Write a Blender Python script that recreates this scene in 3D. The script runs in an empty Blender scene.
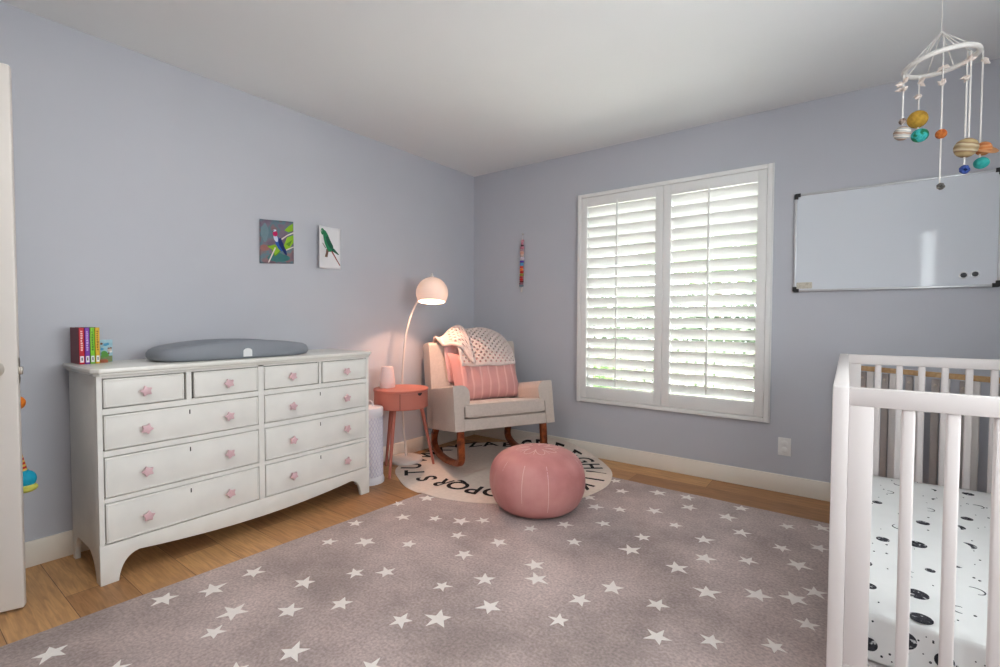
import bpy, bmesh, math, random
from mathutils import Vector, Matrix
from math import sin, cos, pi, radians

random.seed(7)
C = bpy.context.scene.collection

# ------------------------------------------------------------------ materials
def lin(c):
    return tuple((v / 12.92 if v <= 0.04045 else ((v + 0.055) / 1.055) ** 2.4) for v in (x / 255.0 for x in c))

def mat(name, rgb, rough=0.55, var=0.04, scale=12.0, bump=0.0, bscale=60.0, spec=0.35, metal=0.0,
        sheen=0.0, transl=0.0, emit=None, estr=0.0):
    """Principled material with a little procedural variation and bump."""
    m = bpy.data.materials.new(name); m.use_nodes = True
    nt = m.node_tree; N = nt.nodes; b = N['Principled BSDF']
    c = lin(rgb)
    tc = N.new('ShaderNodeTexCoord')
    if var > 0:
        no = N.new('ShaderNodeTexNoise'); no.inputs['Scale'].default_value = scale; no.inputs['Detail'].default_value = 4
        nt.links.new(tc.outputs['Object'], no.inputs['Vector'])
        rp = N.new('ShaderNodeValToRGB')
        rp.color_ramp.elements[0].position = 0.3; rp.color_ramp.elements[1].position = 0.7
        rp.color_ramp.elements[0].color = (*[max(0, v * (1 - var)) for v in c], 1)
        rp.color_ramp.elements[1].color = (*[min(1, v * (1 + var)) for v in c], 1)
        nt.links.new(no.outputs['Fac'], rp.inputs['Fac'])
        nt.links.new(rp.outputs['Color'], b.inputs['Base Color'])
    else:
        b.inputs['Base Color'].default_value = (*c, 1)
    b.inputs['Roughness'].default_value = rough
    b.inputs['Metallic'].default_value = metal
    b.inputs['Specular IOR Level'].default_value = spec
    if sheen:
        b.inputs['Sheen Weight'].default_value = sheen
    if bump > 0:
        n2 = N.new('ShaderNodeTexNoise'); n2.inputs['Scale'].default_value = bscale; n2.inputs['Detail'].default_value = 3
        nt.links.new(tc.outputs['Object'], n2.inputs['Vector'])
        bp = N.new('ShaderNodeBump'); bp.inputs['Strength'].default_value = bump; bp.inputs['Distance'].default_value = 0.004
        nt.links.new(n2.outputs['Fac'], bp.inputs['Height']); nt.links.new(bp.outputs['Normal'], b.inputs['Normal'])
    if emit:
        b.inputs['Emission Color'].default_value = (*lin(emit), 1); b.inputs['Emission Strength'].default_value = estr
    if transl > 0:
        t = N.new('ShaderNodeBsdfTranslucent'); t.inputs['Color'].default_value = (*c, 1)
        mx = N.new('ShaderNodeMixShader'); mx.inputs['Fac'].default_value = transl
        nt.links.new(b.outputs['BSDF'], mx.inputs[1]); nt.links.new(t.outputs['BSDF'], mx.inputs[2])
        nt.links.new(mx.outputs['Shader'], N['Material Output'].inputs['Surface'])
    return m

def wood_floor():
    m = bpy.data.materials.new('oak_planks'); m.use_nodes = True
    nt = m.node_tree; N = nt.nodes; L = nt.links; b = N['Principled BSDF']
    tc = N.new('ShaderNodeTexCoord')
    mp = N.new('ShaderNodeMapping'); mp.inputs['Location'].default_value = (0.35, 0.01, 0)
    L.new(tc.outputs['Object'], mp.inputs['Vector'])
    br = N.new('ShaderNodeTexBrick'); br.offset = 0.37; br.inputs['Scale'].default_value = 1.0
    br.inputs['Brick Width'].default_value = 1.25; br.inputs['Row Height'].default_value = 0.19
    br.inputs['Mortar Size'].default_value = 0.0012; br.inputs['Mortar Smooth'].default_value = 0.3
    br.inputs['Color1'].default_value = (*lin((206, 160, 110)), 1); br.inputs['Color2'].default_value = (*lin((162, 117, 78)), 1)
    br.inputs['Mortar'].default_value = (*lin((95, 66, 44)), 1); br.inputs['Bias'].default_value = -0.1
    L.new(mp.outputs['Vector'], br.inputs['Vector'])
    m2 = N.new('ShaderNodeMapping'); m2.inputs['Scale'].default_value = (3.0, 34.0, 1.0)
    L.new(tc.outputs['Object'], m2.inputs['Vector'])
    no = N.new('ShaderNodeTexNoise'); no.inputs['Scale'].default_value = 2.2; no.inputs['Detail'].default_value = 7; no.inputs['Distortion'].default_value = 0.8
    L.new(m2.outputs['Vector'], no.inputs['Vector'])
    rp = N.new('ShaderNodeValToRGB'); rp.color_ramp.elements[0].position = 0.32; rp.color_ramp.elements[1].position = 0.68
    rp.color_ramp.elements[0].color = (0.62, 0.58, 0.54, 1); rp.color_ramp.elements[1].color = (1.12, 1.1, 1.08, 1)
    L.new(no.outputs['Fac'], rp.inputs['Fac'])
    mx = N.new('ShaderNodeMix'); mx.data_type = 'RGBA'; mx.blend_type = 'MULTIPLY'; mx.inputs[0].default_value = 0.75
    L.new(br.outputs['Color'], mx.inputs[6]); L.new(rp.outputs['Color'], mx.inputs[7])
    L.new(mx.outputs[2], b.inputs['Base Color'])
    b.inputs['Roughness'].default_value = 0.42; b.inputs['Specular IOR Level'].default_value = 0.3
    bp = N.new('ShaderNodeBump'); bp.inputs['Strength'].default_value = 0.12; bp.inputs['Distance'].default_value = 0.003
    L.new(no.outputs['Fac'], bp.inputs['Height']); L.new(bp.outputs['Normal'], b.inputs['Normal'])
    return m

def rug_mat(name, c1, c2, scale=1.6):
    m = bpy.data.materials.new(name); m.use_nodes = True
    nt = m.node_tree; N = nt.nodes; L = nt.links; b = N['Principled BSDF']
    tc = N.new('ShaderNodeTexCoord')
    a = N.new('ShaderNodeTexNoise'); a.inputs['Scale'].default_value = scale; a.inputs['Detail'].default_value = 6; a.inputs['Roughness'].default_value = 0.65
    L.new(tc.outputs['Object'], a.inputs['Vector'])
    rp = N.new('ShaderNodeValToRGB'); rp.color_ramp.elements[0].position = 0.36; rp.color_ramp.elements[1].position = 0.64
    rp.color_ramp.elements[0].color = (*lin(c1), 1); rp.color_ramp.elements[1].color = (*lin(c2), 1)
    L.new(a.outputs['Fac'], rp.inputs['Fac'])
    f = N.new('ShaderNodeTexNoise'); f.inputs['Scale'].default_value = 95; f.inputs['Detail'].default_value = 3
    L.new(tc.outputs['Object'], f.inputs['Vector'])
    r2 = N.new('ShaderNodeValToRGB'); r2.color_ramp.elements[0].position = 0.3; r2.color_ramp.elements[1].position = 0.7
    r2.color_ramp.elements[0].color = (0.66, 0.66, 0.66, 1); r2.color_ramp.elements[1].color = (1.2, 1.2, 1.2, 1)
    L.new(f.outputs['Fac'], r2.inputs['Fac'])
    mx = N.new('ShaderNodeMix'); mx.data_type = 'RGBA'; mx.blend_type = 'MULTIPLY'; mx.inputs[0].default_value = 0.8
    L.new(rp.outputs['Color'], mx.inputs[6]); L.new(r2.outputs['Color'], mx.inputs[7]); L.new(mx.outputs[2], b.inputs['Base Color'])
    b.inputs['Roughness'].default_value = 0.95; b.inputs['Specular IOR Level'].default_value = 0.1; b.inputs['Sheen Weight'].default_value = 0.15
    bp = N.new('ShaderNodeBump'); bp.inputs['Strength'].default_value = 0.5; bp.inputs['Distance'].default_value = 0.004
    L.new(f.outputs['Fac'], bp.inputs['Height']); L.new(bp.outputs['Normal'], b.inputs['Normal'])
    return m

def stripe_mat(name, c1, c2, axis=0, freq=14.0, width=0.16, rough=0.85):
    """Soft cloth with thin stripes along one object axis."""
    m = bpy.data.materials.new(name); m.use_nodes = True
    nt = m.node_tree; N = nt.nodes; L = nt.links; b = N['Principled BSDF']
    tc = N.new('ShaderNodeTexCoord'); sp = N.new('ShaderNodeSeparateXYZ'); L.new(tc.outputs['Object'], sp.inputs[0])
    no = N.new('ShaderNodeTexNoise'); no.inputs['Scale'].default_value = 5.0
    L.new(tc.outputs['Object'], no.inputs['Vector'])
    ad = N.new('ShaderNodeMath'); ad.operation = 'MULTIPLY_ADD'; ad.inputs[1].default_value = 0.03
    L.new(no.outputs['Fac'], ad.inputs[0]); L.new(sp.outputs[axis], ad.inputs[2])
    mu = N.new('ShaderNodeMath'); mu.operation = 'MULTIPLY'; mu.inputs[1].default_value = freq; L.new(ad.outputs[0], mu.inputs[0])
    fr = N.new('ShaderNodeMath'); fr.operation = 'FRACT'; L.new(mu.outputs[0], fr.inputs[0])
    rp = N.new('ShaderNodeValToRGB'); e = rp.color_ramp.elements
    e[0].position = 0.0; e[0].color = (*lin(c2), 1); e[1].position = width; e[1].color = (*lin(c1), 1)
    k = e.new(width * 0.55); k.color = (*lin(c2), 1)
    k = e.new(0.93); k.color = (*lin(c1), 1)
    L.new(fr.outputs[0], rp.inputs['Fac']); L.new(rp.outputs['Color'], b.inputs['Base Color'])
    b.inputs['Roughness'].default_value = rough; b.inputs['Specular IOR Level'].default_value = 0.15; b.inputs['Sheen Weight'].default_value = 0.2
    n2 = N.new('ShaderNodeTexNoise'); n2.inputs['Scale'].default_value = 30; L.new(tc.outputs['Object'], n2.inputs['Vector'])
    bp = N.new('ShaderNodeBump'); bp.inputs['Strength'].default_value = 0.35; bp.inputs['Distance'].default_value = 0.006
    L.new(n2.outputs['Fac'], bp.inputs['Height']); L.new(bp.outputs['Normal'], b.inputs['Normal'])
    return m

def band_mat(name, cols, scale=40.0, rough=0.9):
    """Felted ball with wobbly horizontal bands."""
    m = bpy.data.materials.new(name); m.use_nodes = True
    nt = m.node_tree; N = nt.nodes; L = nt.links; b = N['Principled BSDF']
    tc = N.new('ShaderNodeTexCoord'); wv = N.new('ShaderNodeTexWave'); wv.bands_direction = 'Z'
    wv.inputs['Scale'].default_value = scale; wv.inputs['Distortion'].default_value = 2.2; wv.inputs['Detail'].default_value = 3
    L.new(tc.outputs['Object'], wv.inputs['Vector'])
    rp = N.new('ShaderNodeValToRGB'); e = rp.color_ramp.elements
    e[0].position = 0.0; e[0].color = (*lin(cols[0]), 1); e[1].position = 1.0; e[1].color = (*lin(cols[-1]), 1)
    for i, c in enumerate(cols[1:-1]):
        k = e.new((i + 1) / (len(cols) - 1)); k.color = (*lin(c), 1)
    L.new(wv.outputs['Fac'], rp.inputs['Fac']); L.new(rp.outputs['Color'], b.inputs['Base Color'])
    b.inputs['Roughness'].default_value = rough; b.inputs['Specular IOR Level'].default_value = 0.1
    return m

def blotch_mat(name, cols, scale=8.0, rough=0.6, detail=4, lo=0.35, hi=0.65):
    m = bpy.data.materials.new(name); m.use_nodes = True
    nt = m.node_tree; N = nt.nodes; L = nt.links; b = N['Principled BSDF']
    tc = N.new('ShaderNodeTexCoord'); no = N.new('ShaderNodeTexNoise')
    no.inputs['Scale'].default_value = scale; no.inputs['Detail'].default_value = detail
    L.new(tc.outputs['Object'], no.inputs['Vector'])
    rp = N.new('ShaderNodeValToRGB'); e = rp.color_ramp.elements; n = len(cols)
    e[0].position = lo; e[0].color = (*lin(cols[0]), 1); e[1].position = hi; e[1].color = (*lin(cols[-1]), 1)
    for i in range(1, n - 1):
        k = e.new(lo + (hi - lo) * i / (n - 1)); k.color = (*lin(cols[i]), 1)
    L.new(no.outputs['Fac'], rp.inputs['Fac']); L.new(rp.outputs['Color'], b.inputs['Base Color'])
    b.inputs['Roughness'].default_value = rough; b.inputs['Specular IOR Level'].default_value = 0.2
    return m

def glass_mat():
    m = bpy.data.materials.new('window_glass'); m.use_nodes = True
    nt = m.node_tree; N = nt.nodes
    for n in list(N):
        if n.type == 'BSDF_PRINCIPLED': N.remove(n)
    t = N.new('ShaderNodeBsdfTransparent'); t.inputs['Color'].default_value = (0.96, 0.98, 0.97, 1)
    g = N.new('ShaderNodeBsdfGlossy'); g.inputs['Roughness'].default_value = 0.02
    fr = N.new('ShaderNodeFresnel'); fr.inputs['IOR'].default_value = 1.35
    mx = N.new('ShaderNodeMixShader')
    nt.links.new(fr.outputs[0], mx.inputs[0]); nt.links.new(t.outputs[0], mx.inputs[1]); nt.links.new(g.outputs[0], mx.inputs[2])
    nt.links.new(mx.outputs[0], N['Material Output'].inputs['Surface'])
    return m

WALL = (197, 198, 205)
M = {
    'wall': mat('lavender_wall_paint', WALL, 0.45, 0.012, 3, 0.05, 220, 0.3),
    'ceiling': mat('white_ceiling_paint', (237, 238, 238), 0.8, 0.012, 2, 0.06, 150, 0.2),
    'trim': mat('cream_trim_paint', (243, 235, 223), 0.45, 0.015, 6),
    'floor': wood_floor(),
    'white': mat('white_satin_paint', (228, 223, 217), 0.42, 0.02, 8),
    'doorpaint': mat('white_door_paint', (228, 221, 214), 0.45, 0.015, 6),
    'shutter': mat('white_shutter_paint', (238, 236, 234), 0.4, 0.01, 8, transl=0.30),
    'shutterframe': mat('white_frame_paint', (244, 242, 239), 0.45, 0.01, 8),
    'dresser': mat('chalk_white_paint', (238, 236, 230), 0.5, 0.035, 9, 0.05, 40),
    'dressertop': mat('chalk_white_polished', (236, 234, 226), 0.22, 0.03, 6, 0.02, 30, 0.5),
    'dark': mat('dark_gap', (58, 50, 50), 0.9, 0.02),
    'knob': mat('pink_ceramic', (222, 184, 189), 0.3, 0.05, 40, spec=0.6),
    'metal': mat('brushed_nickel', (214, 206, 194), 0.3, 0.03, 20, metal=1.0),
    'padgrey': mat('grey_foam', (138, 142, 149), 0.55, 0.03, 10, 0.04, 90, 0.3),
    'tagwhite': mat('white_label', (232, 232, 232), 0.5, 0.02),
    'coral': mat('coral_paint', (188, 114, 99), 0.42, 0.03, 10),
    'diffuser': mat('pale_blush_ceramic', (236, 214, 212), 0.4, 0.02, 14),
    'lampwhite': mat('white_enamel', (226, 216, 210), 0.3, 0.015, 8),
    'shade': mat('opal_shade_plastic', (238, 234, 230), 0.3, 0.01, 8, transl=0.12),
    'lampin': mat('shade_inner_white', (246, 240, 232), 0.5, 0.01, transl=0.28),
    'bulb': mat('lit_bulb', (255, 225, 190), 0.4, 0, emit=(255, 188, 130), estr=14.0),
    'pail': mat('white_powder_coated', (232, 230, 236), 0.4, 0.015, 10),
    'linen': mat('oatmeal_linen', (203, 189, 179), 0.9, 0.05, 60, 0.25, 380, 0.15, sheen=0.25),
    'seam': mat('dark_linen_shadow', (120, 108, 98), 0.9, 0.03),
    'walnut': blotch_mat('walnut_stain', [(112, 52, 28), (150, 78, 42), (96, 44, 24)], 14, 0.35),
    'pillow': stripe_mat('dusty_pink_cotton', (212, 156, 152), (228, 180, 175), 0, 14.0, 0.22),
    'throw': mat('pale_pink_muslin', (226, 178, 176), 0.95, 0.04, 30, 0.3, 60, 0.1, sheen=0.2),
    'knit': mat('cream_chunky_knit', (226, 208, 202), 0.95, 0.05, 50, 0.4, 160, 0.1, sheen=0.2),
    'pouf': blotch_mat('pink_leather', [(198, 130, 128), (210, 144, 140), (218, 157, 152)], 5, 0.36),
    'stitch': mat('pale_thread', (240, 204, 200), 0.8, 0.03),
    'starrug': rug_mat('mauve_grey_pile', (165, 149, 145), (207, 188, 183), 2.0),
    'star': mat('ivory_pile', (242, 236, 231), 0.95, 0.03, 60, 0.3, 200, 0.1),
    'roundrug': mat('cream_cotton_pile', (232, 218, 206), 0.95, 0.05, 40, 0.5, 160, 0.1),
    'ink': mat('black_yarn', (38, 32, 32), 0.95, 0.08, 40),
    'board': mat('whiteboard_enamel', (226, 230, 236), 0.05, 0.006, 2, spec=0.36),
    'alu': mat('brushed_aluminium', (196, 196, 198), 0.35, 0.02, 30, metal=0.7),
    'blackpl': mat('black_plastic', (44, 43, 44), 0.45, 0.03),
    'note': blotch_mat('cream_note', [(196, 188, 172), (214, 208, 194), (186, 178, 160)], 60, 0.8),
    'crib': mat('white_crib_lacquer', (226, 218, 215), 0.4, 0.012, 6),
    'sheet': mat('white_cotton_sheet', (236, 236, 234), 0.9, 0.015, 14, 0.15, 24, 0.1),
    'moon': blotch_mat('charcoal_moon_print', [(44, 44, 50), (60, 60, 66), (48, 48, 54), (205, 205, 205)], 90, 0.9, 6, 0.40, 0.66),
    'moonink': mat('charcoal_ink', (52, 52, 58), 0.9, 0.1, 60),
    'beech': blotch_mat('pale_beech', [(206, 172, 130), (190, 152, 108), (214, 182, 142)], 20, 0.5),
    'greyslat': mat('grey_slat_paint', (186, 178, 174), 0.55, 0.03, 12),
    'paleslat': mat('pale_slat_paint', (224, 218, 214), 0.55, 0.02, 12),
    'outlet': mat('white_plastic', (240, 238, 235), 0.35, 0.01),
    'paper': mat('white_paper', (236, 234, 236), 0.8, 0.01),
    'cord': mat('white_cotton_cord', (226, 220, 214), 0.9, 0.03, 80),
    'glass': glass_mat(),
}
def simple(name, rgb, rough=0.7):
    k = 'c_%s' % name
    if k not in M: M[k] = mat(name, rgb, rough, 0.05, 40)
    return M[k]

# ------------------------------------------------------------------ geometry helper
class G:
    """Collects shapes in a bmesh; obj() links them as ONE mesh object."""
    def __init__(self, T=None):
        self.bm = bmesh.new(); self.T = T or Matrix()
    def _merge(self, b, mi):
        for f in b.faces: f.material_index = mi
        me = bpy.data.meshes.new('t'); b.to_mesh(me); b.free()
        me.transform(self.T); self.bm.from_mesh(me); bpy.data.meshes.remove(me)
        return self
    def box(self, lo, hi, bev=0.0, seg=2, mi=0, M_=None):
        b = bmesh.new(); bmesh.ops.create_cube(b, size=1)
        lo, hi = Vector(lo), Vector(hi); c = (lo + hi) / 2; s = hi - lo
        for v in b.verts: v.co = Vector((v.co.x * s.x + c.x, v.co.y * s.y + c.y, v.co.z * s.z + c.z))
        if bev > 0:
            bmesh.ops.bevel(b, geom=list(b.edges), offset=bev, segments=seg, profile=0.5, affect='EDGES', clamp_overlap=True)
        if M_: bmesh.ops.transform(b, matrix=M_, verts=b.verts)
        return self._merge(b, mi)
    def lathe(self, prof, n=32, c=(0, 0, 0), mi=0, M_=None, sx=1, sy=1):
        b = bmesh.new(); rings = []
        for r, z in prof:
            if r < 1e-6: rings.append([b.verts.new((0, 0, z))])
            else: rings.append([b.verts.new((r * sx * cos(2 * pi * i / n), r * sy * sin(2 * pi * i / n), z)) for i in range(n)])
        for A, B in zip(rings, rings[1:]):
            for i in range(n):
                j = (i + 1) % n
                if len(A) == 1 and len(B) == 1: continue
                if len(A) == 1: b.faces.new((A[0], B[i], B[j]))
                elif len(B) == 1: b.faces.new((A[i], B[0], A[j]))
                else: b.faces.new((A[i], B[i], B[j], A[j]))
        bmesh.ops.recalc_face_normals(b, faces=b.faces)
        bmesh.ops.transform(b, matrix=Matrix.Translation(c) @ (M_ or Matrix()), verts=b.verts)
        return self._merge(b, mi)
    def ball(self, c, r, n=20, mi=0, M_=None):
        r = (r, r, r) if isinstance(r, (int, float)) else r
        b = bmesh.new(); bmesh.ops.create_uvsphere(b, u_segments=n, v_segments=max(6, n // 2), radius=1)
        T = Matrix.Translation(c) @ (M_ or Matrix()) @ Matrix.Diagonal((*r, 1))
        bmesh.ops.transform(b, matrix=T, verts=b.verts)
        return self._merge(b, mi)
    def tube(self, pts, r, n=8, closed=False, mi=0, prof=None):
        """Sweep a circle (or a profile of 2-D points) along pts; r may be a list."""
        pts = [Vector(p) for p in pts]; k = len(pts)
        b = bmesh.new(); rings = []
        up = Vector((0, 0, 1)); t0 = (pts[1] - pts[0]).normalized()
        if abs(t0.dot(up)) > 0.95: up = Vector((1, 0, 0))
        side = t0.cross(up).normalized()
        for i, p in enumerate(pts):
            if closed: t = (pts[(i + 1) % k] - pts[i - 1]).normalized()
            else: t = (pts[min(i + 1, k - 1)] - pts[max(i - 1, 0)]).normalized()
            side = (side - t * side.dot(t)).normalized(); u = side.cross(t).normalized()
            rr = r[i] if isinstance(r, (list, tuple)) else r
            P = prof or [(cos(2 * pi * j / n), sin(2 * pi * j / n)) for j in range(n)]
            rings.append([b.verts.new(p + side * (a * rr) + u * (c * rr)) for a, c in P])
        m = len(rings[0])
        for i in range(k if closed else k - 1):
            A, B = rings[i], rings[(i + 1) % k]
            for j in range(m): b.faces.new((A[j], A[(j + 1) % m], B[(j + 1) % m], B[j]))
        if not closed:
            b.faces.new(rings[0]); b.faces.new(rings[-1])
        bmesh.ops.recalc_face_normals(b, faces=b.faces)
        return self._merge(b, mi)
    def prism(self, poly, d, M_=None, mi=0, bev=0.0, seg=2):
        """Polygon in XY extruded from z=0 to z=d, then moved by M_."""
        b = bmesh.new(); vs = [b.verts.new((x, y, 0)) for x, y in poly]; f = b.faces.new(vs)
        r = bmesh.ops.extrude_face_region(b, geom=[f])
        for v in [g for g in r['geom'] if isinstance(g, bmesh.types.BMVert)]: v.co.z += d
        bmesh.ops.recalc_face_normals(b, faces=b.faces)
        if bev > 0:
            bmesh.ops.bevel(b, geom=[e for e in b.edges], offset=bev, segments=seg, profile=0.5, affect='EDGES', clamp_overlap=True)
        bmesh.ops.triangulate(b, faces=[f for f in b.faces if len(f.verts) > 4])
        if M_: bmesh.ops.transform(b, matrix=M_, verts=b.verts)
        return self._merge(b, mi)
    def face(self, pts, mi=0):
        b = bmesh.new(); f = b.faces.new([b.verts.new(p) for p in pts])
        if len(pts) > 4: bmesh.ops.triangulate(b, faces=[f])
        return self._merge(b, mi)
    def grid(self, fn, nu, nv, mi=0, mif=None):
        b = bmesh.new(); V = [[b.verts.new(fn(i / nu, j / nv)) for j in range(nv + 1)] for i in range(nu + 1)]
        for i in range(nu):
            for j in range(nv):
                b.faces.new((V[i][j], V[i + 1][j], V[i + 1][j + 1], V[i][j + 1]))
        bmesh.ops.recalc_face_normals(b, faces=b.faces)
        return self._merge(b, mi)
    def obj(self, name, mats, parent=None, smooth=35, loc=None, rot=None, weld=False):
        bm = self.bm
        if weld: bmesh.ops.remove_doubles(bm, verts=bm.verts, dist=1e-5)
        bm.normal_update()
        for f in bm.faces: f.smooth = bool(smooth)
        if smooth:
            for e in bm.edges:
                if len(e.link_faces) == 2 and e.calc_face_angle(0) > radians(smooth): e.smooth = False
        me = bpy.data.meshes.new(name); bm.to_mesh(me); bm.free()
        for m in (mats if isinstance(mats, (list, tuple)) else [mats]): me.materials.append(m)
        o = bpy.data.objects.new(name, me); C.objects.link(o)
        if parent: o.parent = parent
        if loc is not None: o.location = loc
        if rot is not None: o.rotation_euler = rot
        return o

def tag(o, label, cat, group=None, kind=None):
    o['label'] = label; o['category'] = cat
    if group: o['group'] = group
    if kind: o['kind'] = kind
    return o
def thing(name, label, cat, loc=(0, 0, 0), rotz=0.0, group=None):
    o = bpy.data.objects.new(name, None); C.objects.link(o)
    o.empty_display_size = 0.05
    o.location = loc; o.rotation_euler = (0, 0, rotz)
    return tag(o, label, cat, group)
def struct(name, g, m, parent=None, smooth=35):
    o = g.obj(name, m, parent, smooth)
    if parent is None: o['kind'] = 'structure'
    return o
def star_poly(R, r, rot=0.0, n=5, jit=0.0, rnd=random):
    P = []
    for i in range(2 * n):
        rr = (R if i % 2 == 0 else r) * (1 + (rnd.uniform(-jit, jit) if jit else 0))
        a = rot + pi * i / n
        P.append((rr * cos(a), rr * sin(a)))
    return P
def axes(o, ex, ey, ez):
    return Matrix(((ex[0], ey[0], ez[0], o[0]), (ex[1], ey[1], ez[1], o[1]), (ex[2], ey[2], ez[2], o[2]), (0, 0, 0, 1)))

# ================================================================== room shell
H = 2.44; XR = 3.95; YN = -3.93
struct('floor', G().box((-0.15, YN - 1.4, -0.1), (XR + 0.15, 0.15, 0)), M['floor'], smooth=0)
struct('ceiling', G().box((-0.15, YN - 1.4, H), (XR + 0.15, 0.15, H + 0.12)), M['ceiling'], smooth=0)
struct('wall_left', G().box((-0.15, YN - 0.12, 0), (0, 0.15, H)), M['wall'], smooth=0)
WX0, WX1, WZ0, WZ1 = 1.14, 2.447, 0.476, 2.062
def wall_hole(axis, a0, a1, t0, t1, holes):
    """Wall along one axis made of slabs round its openings (list of lo, hi, zlo, zhi sorted)."""
    g = G()
    def slab(p, q, z0, z1):
        if q - p < 1e-4 or z1 - z0 < 1e-4: return
        if axis == 'x': g.box((p, t0, z0), (q, t1, z1))
        else: g.box((t0, p, z0), (t1, q, z1))
    cur = a0
    for lo, hi, z0, z1 in holes:
        slab(cur, lo, 0, H); slab(lo, hi, 0, z0); slab(lo, hi, z1, H); cur = hi
    slab(cur, a1, 0, H)
    return g
struct('wall_window', wall_hole('x', 0, XR, 0, 0.15, [(WX0, WX1, WZ0, WZ1)]), M['wall'], smooth=0)
RW = (-2.92, -1.72, 0.80, 2.1)          # unseen window added to the right wall for fill daylight
struct('wall_right', wall_hole('y', YN - 0.12, 0.15, XR, XR + 0.15, [RW]), M['wall'], smooth=0)
DX0, DX1 = 0.12, 0.98                   # doorway on the near wall
NW = (3.465, 3.66, 0.95, 2.16)           # slim window on the near wall
struct('wall_near', wall_hole('x', 0, XR, YN - 0.12, YN, [(DX0, DX1, 0, 2.06), NW]), M['wall'], smooth=0)

struct('wall_hall', G().box((-0.15, YN - 1.4, 0), (2.0, YN - 1.28, H)).box((-0.15, YN - 1.28, 0), (-0.03, YN - 0.12, H)).box((1.88, YN - 1.28, 0), (2.0, YN - 0.12, H)), M['wall'], smooth=0)
def base(name, g): return struct(name, g, M['trim'])
def bb(p, q, z=0.115, t=0.014):
    g = G(); lo = (min(p[0], q[0]), min(p[1], q[1]), 0); hi = (max(p[0], q[0]), max(p[1], q[1]), z)
    return g.box(lo, hi, 0.004, 2)
base('baseboard_left', bb((0, YN), (0.014, 0)))
base('baseboard_window', bb((0.014, -0.014), (XR, 0)))
base('baseboard_right', bb((XR - 0.014, YN), (XR, -0.014)))
base('baseboard_near', bb((DX1 + 0.07, YN), (XR - 0.014, YN + 0.014)))
g = G(); 
for x0, x1 in ((DX0 - 0.065, DX0), (DX1, DX1 + 0.065)): g.box((x0, YN, 0), (x1, YN + 0.015, 2.125), 0.004)
g.box((DX0, YN, 2.06), (DX1, YN + 0.015, 2.125), 0.004)
struct('trim_1', g, M['trim'])

# ---- window_1 : outer frame, sash and glass
w1 = bpy.data.objects.new('window_1', None); C.objects.link(w1); w1['kind'] = 'structure'; w1.location = (1.79, 0, 0.44)
def rel(o, g_T=None): return Matrix.Translation(-Vector(o.location))
FX0, FX1, FZ0, FZ1 = 1.1065, 2.4797, 0.4416, 2.094
g = G(rel(w1)); y0, y1 = -0.034, 0.0
fw = 0.029
g.box((FX0, y0, FZ0), (FX0 + fw, y1, FZ1), 0.004); g.box((FX1 - fw, y0, FZ0), (FX1, y1, FZ1), 0.004)
g.box((FX0 + fw, y0, FZ0), (FX1 - fw, y1, FZ0 + fw), 0.004); g.box((FX0 + fw, y0, FZ1 - fw), (FX1 - fw, y1, FZ1), 0.004)
g.box((FX0 - 0.006, -0.012, FZ0 - 0.006), (FX0 + 0.012, 0, FZ1 + 0.006), 0.003); g.box((FX1 - 0.012, -0.012, FZ0 - 0.006), (FX1 + 0.006, 0, FZ1 + 0.006), 0.003)
g.obj('shutter_frame', M['shutterframe'], w1)
g = G(rel(w1))
for x0, x1 in ((WX0, WX0 + 0.03), (1.785, 1.815), (WX1 - 0.03, WX1)): g.box((x0, 0.095, WZ0), (x1, 0.135, WZ1), 0.003)
for z0, z1 in ((WZ0, WZ0 + 0.03), (WZ1 - 0.03, WZ1)): g.box((WX0 + 0.03, 0.095, z0), (WX1 - 0.03, 0.135, z1), 0.003)
g.obj('window_sash', M['shutterframe'], w1)
for x0, x1 in ((WX0 + 0.03, 1.785), (1.815, WX1 - 0.03)):
    G(rel(w1)).box((x0, 0.112, WZ0 + 0.03), (x1, 0.118, WZ1 - 0.03)).obj('window_pane', M['glass'], w1, 0)

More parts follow.
